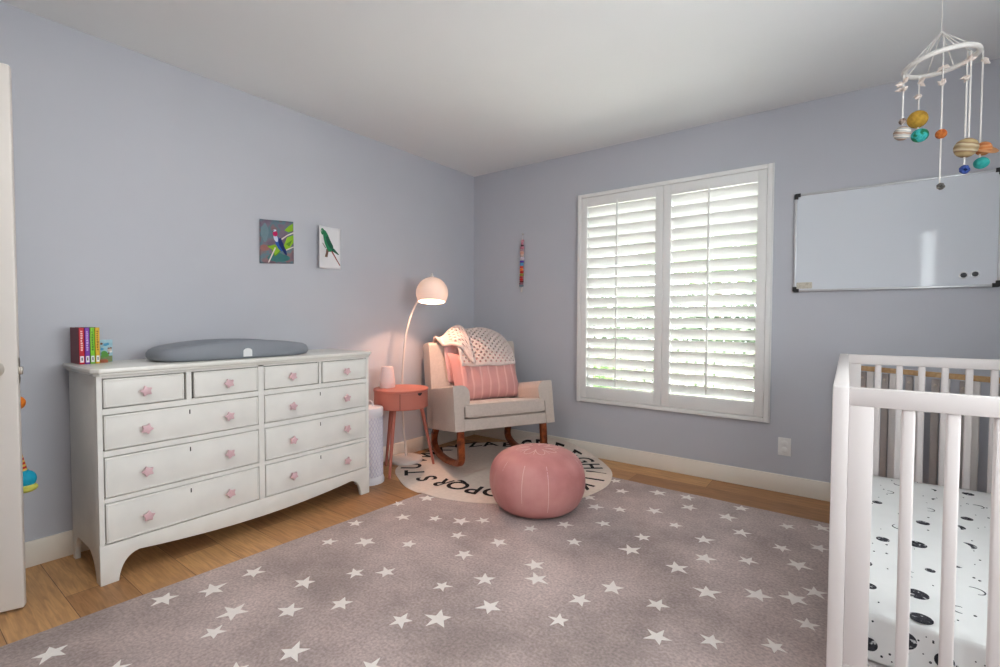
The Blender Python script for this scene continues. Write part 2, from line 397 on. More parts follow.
# ---- plantation shutters : two hinged panels of louvres
PZ0, PZ1 = FZ0 + fw + 0.003, FZ1 - fw - 0.003
LZ0, LZ1 = 0.565, 1.99
def shutter(px0, px1, lx0, lx1, rod, hinge_x, label):
    t = thing('plantation_shutter', label, 'shutter', ((px0 + px1) / 2, -0.018, PZ0), 0, 'shutter panels on the window')
    R = rel(t); ya, yb = -0.031, -0.003
    g = G(R)
    g.box((px0, ya, PZ0), (lx0, yb, PZ1), 0.003); g.box((lx1, ya, PZ0), (px1, yb, PZ1), 0.003)
    g.box((lx0, ya, PZ0), (lx1, yb, LZ0), 0.002); g.box((lx0, ya, LZ1), (lx1, yb, PZ1), 0.002)
    g.obj('panel_frame', M['shutterframe'], t)
    n = 18; p = (LZ1 - LZ0) / n; a = radians(51)
    for i in range(n):
        zc = LZ0 + p * (i + 0.5)
        ell = [(0.0445 * cos(2 * pi * k / 16), 0.0045 * sin(2 * pi * k / 16)) for k in range(16)]
        # ellipse in (depth, height): inner edge high, outer edge low
        P = [(d * cos(a) - h * sin(a), -d * sin(a) * 1.0 + h * cos(a) * -1.0) for d, h in ell]
        T = R @ Matrix.Translation((lx0 + 0.0015, -0.002, zc)) @ axes((0, 0, 0), (0, 1, 0), (0, 0, 1), (1, 0, 0))
        G(T).prism(P, lx1 - lx0 - 0.003).obj('louvre', M['shutter'], t, 50)
    g = G(R); g.box((rod - 0.006, -0.055, LZ0 + 0.02), (rod + 0.006, -0.043, LZ1 + 0.015), 0.003)
    for i in range(n):
        zc = LZ0 + p * (i + 0.5); g.box((rod - 0.0015, -0.046, zc + 0.025), (rod + 0.0015, -0.03, zc + 0.03))
    g.obj('tilt_rod', M['shutterframe'], t)
    for z in (PZ0 + 0.2, PZ1 - 0.2):
        g = G(R); g.tube([(hinge_x, -0.035, z - 0.035), (hinge_x, -0.035, z + 0.035)], 0.005, 8)
        g.obj('hinge', M['shutterframe'], t)
    return t
shutter(1.137, 1.789, 1.188, 1.735, 1.446, 1.136, 'left louvred white shutter panel, the one nearer the armchair corner')
shutter(1.792, 2.449, 1.845, 2.396, 2.103, 2.450, 'right louvred white shutter panel, the one nearer the whiteboard')

# ---- unseen windows: right one added as daylight fill, slim one for the whiteboard reflection
def plain_window(name, axis, lo, hi, z0, z1, t):
    w = bpy.data.objects.new(name, None); C.objects.link(w); w['kind'] = 'structure'
    g = G(); f = 0.04
    def bx(a0, a1, za, zb, d0, d1):
        if axis == 'x': g.box((a0, d0, za), (a1, d1, zb), 0.003)
        else: g.box((d0, a0, za), (d1, a1, zb), 0.003)
    d0, d1 = t
    bx(lo, lo + f, z0, z1, d0, d1); bx(hi - f, hi, z0, z1, d0, d1); bx(lo + f, hi - f, z0, z0 + f, d0, d1); bx(lo + f, hi - f, z1 - f, z1, d0, d1)
    if hi - lo > 0.6: bx((lo + hi) / 2 - 0.02, (lo + hi) / 2 + 0.02, z0 + f, z1 - f, d0, d1)
    g.obj('window_frame', M['shutterframe'], w)
    return w
plain_window('fill_window', 'y', RW[0], RW[1], RW[2], RW[3], (XR + 0.05, XR + 0.1))  # added opening out of view, there to light the left wall and dresser
plain_window('window_3', 'x', NW[0], NW[1], NW[2], NW[3], (YN - 0.09, YN - 0.04))

# ================================================================== door (standing open at the left)
dd = Vector((0.34, 0.94, 0)).normalized(); dn = Vector((dd.y, -dd.x, 0))    # dn faces the room
DW = 0.78; edge = Vector((0.430, -3.165, 0)); hinge = edge - dd * DW
door = bpy.data.objects.new('door_1', None); C.objects.link(door); door['kind'] = 'structure'
door.location = hinge; door.rotation_euler = (0, 0, math.atan2(dd.y, dd.x))
# local: x along the door to its free edge, y = -dn side (away from the room), z up
G().box((0, 0, 0.012), (DW, 0.035, 2.03), 0.006, 3).obj('door_leaf', M['doorpaint'], door)
g = G(); g.box((DW - 0.001, 0.006, 0.86), (DW + 0.0015, 0.029, 0.955), 0.0008, 1)
g.box((DW, 0.011, 0.893), (DW + 0.011, 0.024, 0.922), 0.003)
g.obj('latch_plate', M['metal'], door)
for s in (-1, 1):
    y = 0.0 if s < 0 else 0.035
    prof = [(0.0, 0.0), (0.031, 0.0), (0.031, 0.004), (0.012, 0.008), (0.011, 0.03), (0.024, 0.04), (0.028, 0.052), (0.024, 0.064), (0.0, 0.068)]
    g = G(); g.lathe(prof, 24, (DW - 0.065, y, 0.916), M_=Matrix.Rotation(radians(90 if s < 0 else -90), 4, 'X'))
    g.obj('door_knob', M['metal'], door)

# ---- soft toy hanging from the knob behind the door
tx, ty = 0.300, -3.139
t = thing('hanging_toy', 'colourful soft hanging toy with orange ball and blue shoe behind the open door', 'toy', (tx, ty, 0.44))
R = rel(t)
kb = hinge + dd * (DW - 0.065) - dn * 0.09 + Vector((0, 0, 0.907))
G(R).tube([(kb.x, kb.y, 0.884), ((kb.x + tx) / 2, (kb.y + ty) / 2, 0.86), (tx, ty - 0.012, 0.80)], 0.0025, 6).obj('cord', M['cord'], t)
G(R).ball((tx, ty - 0.012, 0.772), (0.026, 0.026, 0.027)).obj('orange_ball', simple('orange_felt', (232, 128, 40)), t)
G(R).tube([(tx, ty - 0.014, 0.75), (tx, ty - 0.016, 0.66)], 0.0025, 6).ball((tx, ty - 0.015, 0.652), 0.011, 12).tube([(tx, ty - 0.016, 0.645), (tx, ty - 0.012, 0.56)], 0.0025, 6).obj('bead', simple('brown_bead', (120, 66, 50)), t)
g = G(R)
for k in range(9):
    z = 0.57 - k * 0.0085; g.tube([(tx, ty - 0.012 + 0.0012 * k, z), (tx, ty - 0.012 + 0.0012 * (k + 1), z - 0.0085)], 0.011 + 0.0006 * k, 12, mi=k % 2)
g.obj('striped_leg', [simple('red_stripe', (196, 52, 48)), simple('yellow_stripe', (232, 190, 96))], t)
g = G(R); g.ball((tx, ty + 0.005, 0.466), (0.029, 0.035, 0.036)); g.tube([(tx, ty - 0.006, 0.502), (tx, ty - 0.004, 0.484)], 0.022, 14)
g.obj('shoe', simple('cyan_felt', (24, 164, 196)), t)
G(R).ball((tx, ty + 0.006, 0.432), (0.029, 0.037, 0.020)).obj('shoe_sole', simple('lime_felt', (206, 204, 96)), t)

# ================================================================== star rug
rug = G(); RT = 0.010
A, B_, C_, D_ = (0.645, -3.6), (0.805, -0.392), (3.80, -0.43), (3.74, -3.6)
rug.prism([A, D_, C_, B_], RT, bev=0.003)
stars = [(0.841, -3.165), (0.785, -2.827), (0.864, -2.686), (1.153, -2.799), (1.086, -2.705), (0.864, -2.52), (1.245, -2.574), (1.468, -2.689), (1.114, -2.433), (1.094, -3.066), (1.405, -2.843), (1.362, -2.43), (1.217, -2.261), (1.319, -2.174), (1.017, -2.05), (1.203, -1.939), (1.587, -2.108), (1.484, -1.854), (1.541, -1.663), (1.696, -1.965), (1.829, -2.105), (1.724, -2.275), (1.624, -2.364), (1.8, -1.738), (1.868, -1.83), (2.084, -1.856), (2.081, -2.018), (2.151, -1.703), (1.835, -1.434), (1.728, -2.579), (0.873, -2.158), (0.795, -1.945), (0.772, -1.623), (0.939, -1.74), (0.844, -1.46), (1.093, -1.646), (1.229, -1.588), (1.328, -1.725), (1.319, -1.507), (1.582, -1.436), (1.698, -1.285), (1.722, -0.965), (1.86, -1.147), (1.626, -0.851), (1.745, -0.628), (1.854, -0.915), (1.941, -0.515), (2.111, -0.485), (2.018, -0.815), (2.163, -0.643), (2.172, -0.939), (2.085, -1.183), (2.087, -1.347), (2.339, -1.027), (2.368, -0.659), (2.409, -0.474), (2.471, -0.825), (2.389, -1.218), (2.312, -1.38), (2.551, -1.125), (2.651, -0.596), (2.659, -0.891), (2.798, -0.509), (2.803, -0.783), (2.738, -1.032), (2.467, -1.502), (2.634, -1.403), (2.755, -1.343), (2.814, -1.241), (2.336, -1.707), (2.808, -1.501), (2.399, -1.893), (2.552, -1.802), (2.731, -1.707), (1.634, -0.468)]
rs = random.Random(3)
extra = []
tries = 0
while tries < 900:                       # the same scatter goes on under the cot and towards the camera
    tries += 1
    x, y = rs.uniform(0.95, 3.66), rs.uniform(-3.5, -0.5)
    near = (y < -2.15 - 0.0 and x > 1.55 + 0.0) or x > 2.95
    if y > -2.62 + 0.5 * (x - 1.9) * -0.4 and x < 2.9: near = False
    if near and all((x - a) ** 2 + (y - b) ** 2 > 0.038 for a, b in stars + extra): extra.append((x, y))
for x, y in stars + extra:
    R_ = rs.uniform(0.038, 0.055)
    rug.prism(star_poly(R_, R_ * 0.40, rs.uniform(0, 2 * pi), 5, 0.13, rs), 0.0014, Matrix.Translation((x, y, RT - 0.0005)), mi=1)
o = rug.obj('star_rug', [M['starrug'], M['star']])
tag(o, 'large mauve grey rug scattered with white stars on the wood floor', 'rug')

# ================================================================== round alphabet rug
RC, RR = Vector((0.850, -0.660)), 0.775
def drape(x, y, z):
    """Rests on the floor or on the star rug, and curls up against the baseboard."""
    e = x - (0.805 + (y + 0.392) * 0.05); e2 = -0.392 - y
    k = min(max((min(e, e2) + 0.05) / 0.06, 0), 1); k = k * k * (3 - 2 * k)
    zz = 0.0006 + k * (RT + 0.0006)
    lim = -0.045
    if y > lim: zz += (y - lim) * 0.75; y = lim + (y - lim) * 0.12
    return (x, y, zz + z)
g = G(); b = bmesh.new(); nr, na = 44, 144; T_ = 0.0045
def interp(tab, d):
    d = (d + 180) % 360 - 180
    for (a, p), (b_, q) in zip(tab, tab[1:]):
        if a <= d <= b_: k = (d - a) / (b_ - a); k = k * k * (3 - 2 * k); return p + (q - p) * k
    return tab[-1][1]
ETAB = [(-180, .755), (-139, .800), (-113, .776), (-91, .756), (-60, .733), (-17, .785), (20, .778), (58, .765), (110, .74), (150, .74), (180, .755)]
LTAB = [(-180, .70), (-140, .70), (-124, .635), (-109, .56), (-93, .535), (-63, .56), (-25, .635), (11, .675), (49, .645), (124, .64), (150, .69), (180, .70)]
def edge_r(a): return interp(ETAB, math.degrees(a)) * (1 + 0.004 * sin(7 * a + 1) + 0.003 * sin(15 * a))
rings = []
for i in range(nr + 1):
    f = i / nr
    rings.append([b.verts.new(drape(RC.x + edge_r(2 * pi * j / na) * f * cos(2 * pi * j / na), RC.y + edge_r(2 * pi * j / na) * f * sin(2 * pi * j / na), T_ if i < nr else T_ * 0.6)) for j in range(na)] if i else [b.verts.new(drape(RC.x, RC.y, T_))])
bot = [b.verts.new((v.co.x, v.co.y, v.co.z - T_ * 0.6)) for v in rings[-1]]
for i in range(nr):
    for j in range(na):
        k = (j + 1) % na
        if i == 0: b.faces.new((rings[0][0], rings[1][j], rings[1][k]))
        else: b.faces.new((rings[i][j], rings[i + 1][j], rings[i + 1][k], rings[i][k]))
for j in range(na):
    k = (j + 1) % na; b.faces.new((rings[-1][j], bot[j], bot[k], rings[-1][k]))
g._merge(b, 0)
# letters A to Z, clockwise, tops outward
for k, ch in enumerate('ABCDEFGHIJKLMNOPQRSTUVWXYZ'):
    cu = bpy.data.curves.new('ch', 'FONT'); cu.body = ch; cu.size = 0.195; cu.align_x = 'CENTER'; cu.offset = 0.004; cu.resolution_u = 5
    to = bpy.data.objects.new('ch', cu); C.objects.link(to)
    dg = bpy.context.evaluated_depsgraph_get(); me = bpy.data.meshes.new_from_object(to.evaluated_get(dg))
    a = radians(138 - 14.2 * k if k <= 19 else -131.8 - 13.0 * (k - 19)); rad = Vector((cos(a), sin(a), 0)); tan = Vector((sin(a), -cos(a), 0))
    bl = bmesh.new(); bl.from_mesh(me)
    bmesh.ops.triangulate(bl, faces=bl.faces)
    for _ in range(2):
        bmesh.ops.subdivide_edges(bl, edges=[e for e in bl.edges if e.calc_length() > 0.02], cuts=1)
        bmesh.ops.triangulate(bl, faces=bl.faces)
    for v in bl.verts:
        p = Vector((RC.x, RC.y, 0)) + rad * (interp(LTAB, math.degrees(a)) - 0.07 + v.co.y) + tan * v.co.x
        v.co = Vector(drape(p.x, p.y, T_ + 0.0014))
    g._merge(bl, 1)
    bpy.data.objects.remove(to); bpy.data.meshes.remove(me); bpy.data.curves.remove(cu)
# tufted fringe round the border
o = g.obj('alphabet_rug', [M['roundrug'], M['ink']])
tag(o, 'round cream alphabet rug with black letters under the rocking armchair', 'rug')

# ================================================================== dresser
t = thing('dresser', 'white chest of ten drawers with pink star knobs against the left wall', 'dresser', (0.24, -2.275, 0))
R = rel(t)
Y0, Y1, XF = -2.944, -1.590, 0.46
g = G(R)
FY = Matrix(((0, 0, 1, 0), (1, 0, 0, 0), (0, 1, 0, 0), (0, 0, 0, 1)))     # (u,v,d) -> (x=d, y=u, z=v)
def arcs(p, q, bulge, n=8):
    """Quadratic arc from p to q pulled toward the corner point bulge."""
    return [((1 - s) ** 2 * p[0] + 2 * s * (1 - s) * bulge[0] + s * s * q[0], (1 - s) ** 2 * p[1] + 2 * s * (1 - s) * bulge[1] + s * s * q[1]) for s in [i / n for i in range(n + 1)]]
yl, yr = Y0, Y1
apron = [(yl, 0.165), (yl, 0.0), (yl + 0.062, 0.0)] + arcs((yl + 0.062, 0.0), (yl + 0.135, 0.108), (yl + 0.072, 0.098))[1:] \
    + arcs((yl + 0.135, 0.108), (yr - 0.135, 0.108), ((yl + yr) / 2, 0.040), 14)[1:] \
    + arcs((yr - 0.135, 0.108), (yr - 0.062, 0.0), (yr - 0.072, 0.098))[1:] + [(yr, 0.0), (yr, 0.165)]
g.prism(apron, 0.024, Matrix.Translation((XF - 0.024, 0, 0)) @ FY, bev=0.002)
FX = Matrix(((1, 0, 0, 0), (0, 0, -1, 0), (0, 1, 0, 0), (0, 0, 0, 1)))    # (u,v,d) -> (x=u, y=-d, z=v)
side = [(0.046, 0.866), (0.046, 0.0), (0.082, 0.0)] + arcs((0.082, 0.0), (0.145, 0.118), (0.090, 0.112))[1:] \
    + arcs((0.30, 0.118), (0.405, 0.0), (0.385, 0.10)) + [(XF - 0.024, 0.0), (XF - 0.024, 0.866)]
for ys in (Y0 + 0.02, Y1): g.prism(side, 0.02, Matrix.Translation((0, ys, 0)) @ FX, bev=0.0015)
def rail(y0, y1, z0, z1, d=0.02): g.box((XF - d, y0, z0), (XF, y1, z1), 0.0015, 1)
LB, RB = (-2.925, -2.287), (-2.257, -1.610)
rows = [(0.731, 0.856), (0.556, 0.705), (0.358, 0.531), (0.166, 0.338)]
rail(Y0, LB[0], 0.165, 0.866); rail(RB[1], Y1, 0.165, 0.866); rail(LB[1], RB[0], 0.165, 0.866)
rail(LB[0], RB[1], 0.856, 0.868)
for (a0, a1), (b0, b1) in zip(rows[1:], rows):
    for bk in (LB, RB): rail(bk[0], bk[1], a1, b0)
rail(-2.623 + 0.006, -2.589 - 0.006, 0.731, 0.856); rail(-1.942 + 0.004, -1.919 - 0.004, 0.731, 0.856)
g.box((0.046, Y0 + 0.02, 0.15), (0.058, Y1 - 0.02, 0.86))
g.box((0.058, Y0 + 0.02, 0.150), (XF - 0.024, Y1 - 0.02, 0.162))
g.box((0.058, Y0 + 0.02, 0.163), (XF - 0.028, Y1 - 0.02, 0.864), mi=1)    # dark inside seen in the gaps
g.obj('carcass', [M['dresser'], M['dark']], t)
g = G(R); c = 0.03
top = [(0.030, -2.962), (0.454, -2.962), (0.483, -2.938), (0.483, -1.592), (0.460, -1.568), (0.030, -1.568)]
g.prism(top, 0.020, Matrix.Translation((0, 0, 0.8785)), bev=0.005, seg=3)
top2 = [(0.034, -2.952), (0.452, -2.952), (0.472, -2.936), (0.472, -1.596), (0.456, -1.580), (0.034, -1.580)]
g.prism(top2, 0.014, Matrix.Translation((0, 0, 0.866)), bev=0.003)
g.obj('dresser_top', M['dressertop'], t)
rk = random.Random(11)
def drawer(y0, y1, z0, z1, knobs, key):
    gap = 0.0035
    g = G(R); a0, a1, c0, c1 = y0 + gap, y1 - gap, z0 + gap, z1 - gap
    g.box((XF - 0.022, a0, c0), (XF + 0.003, a1, c1), 0.003, 2)
    # raised bead round the drawer front
    for q in ((a0 + 0.004, a1 - 0.004, c0 + 0.004, c0 + 0.009), (a0 + 0.004, a1 - 0.004, c1 - 0.009, c1 - 0.004),
              (a0 + 0.004, a0 + 0.009, c0 + 0.009, c1 - 0.009), (a1 - 0.009, a1 - 0.004, c0 + 0.009, c1 - 0.009)):
        g.box((XF + 0.001, q[0], q[2]), (XF + 0.0055, q[1], q[3]), 0.0018, 2)
    if key:
        yk = (y0 + y1) / 2; g.box((XF + 0.0015, yk - 0.0025, z1 - 0.042), (XF + 0.0036, yk + 0.0025, z1 - 0.022), 0.0005, 1, mi=1)
    d = g.obj('drawer', [M['dresser'], M['dark']], t)
    for (yk, zk) in knobs:
        g = G(R); g.tube([(XF, yk, zk), (XF + 0.020, yk, zk)], 0.006, 12)
        rot = rk.uniform(0, 2 * pi / 5)
        sp = [(r_ * cos(an), r_ * sin(an)) for r_, an in [((0.0255 if i % 2 == 0 else 0.0150), rot + pi * i / 5) for i in range(10)]]
        g.prism(sp, 0.014, Matrix.Translation((XF + 0.018, yk, zk)) @ FY, bev=0.004, seg=2)
        k = g.obj('star_knob', M['knob'], d)
for bk, mid, ks in ((LB, (-2.623, -2.589), (-2.780, -2.439)), (RB, (-1.942, -1.919), (-2.110, -1.766))):
    drawer(bk[0], mid[0], *rows[0], [(ks[0], 0.792)], False); drawer(mid[1], bk[1], *rows[0], [(ks[1], 0.789)], False)
    for rw, zk in zip(rows[1:], (0.628, 0.443, 0.248)): drawer(bk[0], bk[1], *rw, [(ks[0], zk), (ks[1], zk)], True)

# ---- changing pad
TZ = 0.8985
t = thing('changing_pad', 'grey contoured changing pad with a white label lying on the dresser', 'changing pad', (0.262, -2.313, TZ))
def padmesh():
    b = bmesh.new(); n = 72; a_, b_ = 0.383, 0.172
    def outl(k): 
        th = 2 * pi * k / n; p = 2 / 3.6
        return (b_ * math.copysign(abs(cos(th)) ** p, cos(th)), a_ * math.copysign(abs(sin(th)) ** p, sin(th)))
    secs = [(0.90, 0.0, 0), (0.975, 0.10, 0), (1.0, 0.3, 0), (1.0, 0.55, 0), (0.975, 0.82, 0), (0.93, 0.96, 0), (0.87, 1.0, 0), (0.78, 0.93, 0), (0.62, 0.74, 0), (0.4, 0.62, 0), (0.18, 0.58, 0)]
    rr = []
    for s, h, _ in secs:
        ring = []
        for k in range(n):
            x, y = outl(k); e = y / a_
            Hh = 0.062 + 0.030 * (1 - abs(e) ** 2.4)
            ring.append(b.verts.new((x * s, y * s, 0.001 + h * Hh)))
        rr.append(ring)
    for A, B in zip(rr, rr[1:]):
        for k in range(n): b.faces.new((A[k], A[(k + 1) % n], B[(k + 1) % n], B[k]))
    b.faces.new(rr[-1]); b.faces.new(list(reversed(rr[0])))
    bmesh.ops.recalc_face_normals(b, faces=b.faces)
    return b
g = G(); g._merge(padmesh(), 0); g.obj('foam_pad', M['padgrey'], t, 60)
g = G(); lab = [(-0.022, 0.0), (0.022, 0.0)] + [(0.022 * cos(a), 0.026 + 0.016 * sin(a)) for a in [pi * i / 10 for i in range(11)]]
g.prism(lab, 0.0016, Matrix.Translation((0.1716, -0.012, 0.012)) @ FY)
g.obj('brand_tab', M['tagwhite'], t)

# ---- books
def board_book(y0, y1, rgb, deep, label, rows_, txt):
    t = thing('board_book', label, 'book', (0.115, (y0 + y1) / 2, TZ), 0, 'board books standing on the dresser')
    R = rel(t); z0, z1 = TZ + 0.0005, 1.062
    cov = simple('cover_' + txt, rgb, 0.4); sh = simple('boards_' + txt, deep, 0.5)
    g = G(R); g.box((0.03, y0 + 0.0008, z0), (0.168, y0 + 0.0030, z1), 0.0006, 1, mi=1); g.box((0.03, y1 - 0.0030, z0), (0.168, y1 - 0.0008, z1), 0.0006, 1, mi=1)
    g.box((0.165, y0 + 0.0008, z0), (0.172, y1 - 0.0008, z1), 0.002, 2, mi=0)
    c = g.obj('cover', [cov, sh], t)
    G(R).box((0.032, y0 + 0.003, z0 + 0.003), (0.164, y1 - 0.003, z1 - 0.003)).obj('pages', M['paper'], t, 0)
    g = G(R); w = (y1 - y0) / 2; yc = (y0 + y1) / 2
    g.box((0.1715, yc - w * 0.62, z0 + 0.008), (0.1726, yc + w * 0.62, z0 + 0.036))
    g.box((0.172, yc - w * 0.2, z0 + 0.016), (0.1731, yc + w * 0.2, z0 + 0.030), mi=1)
    g.obj('spine_sticker', [M['paper'], M['blackpl']], t, 0)
    g = G(R); rnd = random.Random(len(label)); z = z0 + 0.060      # small lettering down the spine
    while z < z1 - 0.018:
        h = rnd.uniform(0.005, 0.009); g.box((0.1715, yc - w * 0.36, z), (0.1726, yc + w * rnd.uniform(0.1, 0.4), z + h)); z += h + 0.0035
    g.obj('spine_lettering', simple('spine_ink_' + txt, rows_), t, 0)
board_book(-2.933, -2.9125, (190, 24, 44), (120, 44, 52), 'dark red board book, leftmost of the four upright on the dresser', (238, 196, 190), 'red')
board_book(-2.9125, -2.894, (128, 62, 168), (60, 40, 70), 'purple board book standing between the red and the green one', (206, 176, 226), 'purple')
board_book(-2.894, -2.876, (124, 192, 40), (40, 58, 34), 'lime green board book standing between the purple and the yellow one', (70, 120, 30), 'green')
board_book(-2.876, -2.858, (222, 176, 44), (90, 74, 40), 'yellow board book, last of the upright row next to the picture card', (150, 104, 30), 'yellow')
t = thing('picture_book', 'small upright picture book with animals and blue sky beside the yellow book', 'book', (0.105, -2.80, TZ))
R = rel(t); yA, yB = -2.842, -2.795
Rz = Matrix.Rotation(radians(-6), 4, 'Z')
g = G(R); g.box((0.098, -2.846, TZ + 0.0005), (0.112, -2.797, 1.003), 0.002, 2)
g.obj('cover', blotch_mat('sky_cover', [(150, 186, 202), (170, 204, 214), (140, 180, 196)], 40, 0.5), t)
g = G(R); x = 0.1122
g.box((x - 0.0005, -2.843, TZ + 0.002), (x + 0.0006, -2.799, TZ + 0.03), mi=3)
for (y, z, r_, mi) in ((-2.829, 0.940, 0.012, 0), (-2.822, 0.932, 0.010, 0), (-2.834, 0.928, 0.008, 0), (-2.809, 0.954, 0.009, 1), (-2.805, 0.948, 0.006, 2), (-2.812, 0.963, 0.004, 4), (-2.804, 0.964, 0.004, 4), (-2.824, 0.980, 0.007, 5), (-2.816, 0.983, 0.006, 5), (-2.839, 0.985, 0.005, 4), (-2.813, 0.940, 0.004, 4), (-2.837, 0.960, 0.006, 5)):
    g.lathe([(0, 0), (r_, 0), (r_ * 0.96, 0.0011), (0, 0.0013)], 14, (x - 0.0001, y, z), mi=mi, M_=Matrix.Rotation(radians(90), 4, 'Y'))
g.obj('cover_picture', [simple('leaf_green', (96, 158, 70)), simple('fur_cream', (206, 190, 176)), simple('fur_white', (236, 232, 228)), simple('meadow', (128, 140, 96)), simple('fur_brown', (130, 84, 62)), simple('sky_blue', (84, 158, 196))], t)
g = G(); g.box((0.118, -2.852, TZ + 0.0005), (0.146, -2.824, TZ + 0.0145), 0.002, 2)
tag(g.obj('toy_block', simple('terracotta_block', (178, 104, 74))), 'tiny terracotta block lying at the foot of the yellow book', 'toy block')

# ================================================================== diaper pail between dresser and side table
t = thing('diaper_pail', 'slim white patterned pail with a ring handle between dresser and side table', 'pail', (0.293, -1.460, 0))
g = G(); r = 0.090
g.lathe([(0, 0.001), (r * 1.10, 0.001), (r * 1.12, 0.02), (r * 1.04, 0.042), (r, 0.046), (r, 0.452), (r * 0.9, 0.454), (0, 0.454)], 40); g.obj('pail_body', M['pail'], t)
g = G()
for i in range(26):                                        # embossed diamond net wound round the body
    for s in (-1, 1):
        pts = [((r + 0.0008) * cos(s * 2.2 * k / 18 + 2 * pi * i / 26), (r + 0.0008) * sin(s * 2.2 * k / 18 + 2 * pi * i / 26), 0.05 + 0.395 * k / 18) for k in range(19)]
        g.tube(pts, 0.0022, 5)
g.obj('embossed_net', simple('lilac_white', (214, 210, 226), 0.5), t)
g = G(); g.lathe([(r * 1.03, 0.452), (r * 1.06, 0.456), (r * 1.06, 0.497), (r * 1.0, 0.508), (r * 0.6, 0.515), (0, 0.516)], 40); lid = g.obj('lid', M['pail'], t)
g = G(); g.tube([(0.026 * cos(a), 0, 0.524 + 0.028 * sin(a)) for a in [2 * pi * i / 20 for i in range(20)]], 0.0055, 8, closed=True); g.obj('ring_handle', M['pail'], lid, rot=(0, 0, radians(45)))

# ================================================================== coral side table
TX, TY = 0.290, -1.170
t = thing('side_table', 'round coral side table on slanted legs beside the armchair', 'table', (TX, TY, 0))
R = rel(t)
g = G(R); rT = 0.190
g.lathe([(0, 0.470), (rT - 0.004, 0.470), (rT, 0.474), (rT, 0.588), (0, 0.588)], 64, (TX, TY, 0)); drum = g.obj('drum', M['coral'], t)
g = G(R); g.lathe([(0, 0.588), (rT + 0.003, 0.588), (rT + 0.005, 0.592), (rT + 0.005, 0.600), (rT + 0.002, 0.604), (0, 0.604)], 64, (TX, TY, 0)); g.obj('table_top', M['coral'], t)
a0 = math.atan2(-0.62, 0.78)
g = G(R)                                                   # drawer front : curved panel with finger notch
def arcface(a_lo, a_hi, rad, z0, z1, n=24): return lambda u, v: (TX + rad * cos(a_lo + (a_hi - a_lo) * u), TY + rad * sin(a_lo + (a_hi - a_lo) * u), z0 + (z1 - z0) * v)
g.grid(arcface(a0 - 0.10, a0 + 1.25, rT + 0.0035, 0.477, 0.585), 24, 2)
for aa in (a0 - 0.10, a0 + 1.25): g.grid(lambda u, v, aa=aa: (TX + (rT - 0.001 + 0.0045 * u) * cos(aa), TY + (rT - 0.001 + 0.0045 * u) * sin(aa), 0.477 + 0.108 * v), 1, 1)
for zz in (0.477, 0.585): g.grid(lambda u, v, zz=zz: (TX + (rT - 0.001 + 0.0045 * v) * cos(a0 - 0.10 + 1.35 * u), TY + (rT - 0.001 + 0.0045 * v) * sin(a0 - 0.10 + 1.35 * u), zz), 24, 1)
g.box((-0.0016, -0.003, 0.4765), (0.0016, 0.0048, 0.5855), mi=1, M_=Matrix.Translation((TX, TY, 0)) @ Matrix.Rotation(a0 - 0.10 + pi / 2 - pi, 4, 'Z') @ Matrix.Translation((0, rT, 0)))
dr = g.obj('drawer_front', [M['coral'], M['dark']], t)
an = a0 + 0.66; pc = Vector((TX + (rT + 0.0040) * cos(an), TY + (rT + 0.0040) * sin(an), 0.5855))
T = axes(pc, (-sin(an), cos(an), 0), (0, 0, 1), (cos(an), sin(an), 0))
G(R @ T).prism([(0.019 * cos(a), 0.019 * sin(a)) for a in [pi + pi * i / 12 for i in range(13)]], 0.0012).obj('finger_notch', M['dark'], dr, 0)
for (fx, fy, fz) in ((0.362, -1.343, 0.0), (0.112, -1.165, 0.0), (0.372, -0.925, 0.006)):
    d = Vector((fx - TX, fy - TY, 0)); p1 = Vector((TX, TY, 0.4695)) + d * 0.60
    n_ = 8; G(R).tube([p1.lerp(Vector((fx, fy, fz)), i / n_) for i in range(n_ + 1)], [0.0150 - 0.006 * i / n_ for i in range(n_ + 1)], 16).obj('leg', M['coral'], t)

t = thing('aroma_diffuser', 'pale blush tapered diffuser standing on the coral side table', 'diffuser', (0.196, -1.218, 0.604))
g = G(); g.lathe([(0, 0.0005), (0.052, 0.0005), (0.056, 0.006), (0.056, 0.03), (0.0565, 0.031)], 40); g.obj('base', M['diffuser'], t)
g = G(); g.lathe([(0.0555, 0.032), (0.055, 0.05), (0.047, 0.115), (0.042, 0.148), (0.036, 0.154), (0.012, 0.155), (0.011, 0.150), (0, 0.150)], 40); g.obj('cover', M['diffuser'], t)

# ================================================================== floor lamp
LX, LY = 0.142, -0.990
t = thing('floor_lamp', 'white arched floor lamp with a lit dome shade behind the side table', 'lamp', (LX, LY, 0))
R = rel(t)
G(R).lathe([(0, 0.001), (0.122, 0.001), (0.124, 0.006), (0.124, 0.024), (0.116, 0.032), (0.03, 0.036), (0.014, 0.044), (0, 0.044)], 48, (LX, LY, 0)).obj('base', M['lampwhite'], t)
SH = Vector((0.362, -0.927, 1.297))                       # shade centre
def bez(P, n):
    out = []
    for i in range(n + 1):
        s = i / n; q = [Vector(p) for p in P]
        while len(q) > 1: q = [q[k].lerp(q[k + 1], s) for k in range(len(q) - 1)]
        out.append(q[0])
    return out
def catmull(P, k=8):
    out = []; Q = [P[0]] + P + [P[-1]]
    for n in range(1, len(Q) - 2):
        p0, p1, p2, p3 = [Vector(q) for q in Q[n - 1:n + 3]]
        for i in range(k):
            s = i / k; out.append(0.5 * ((2 * p1) + (p2 - p0) * s + (2 * p0 - 5 * p1 + 4 * p2 - p3) * s * s + (3 * p1 - p0 - 3 * p2 + p3) * s ** 3))
    return out + [Vector(P[-1])]
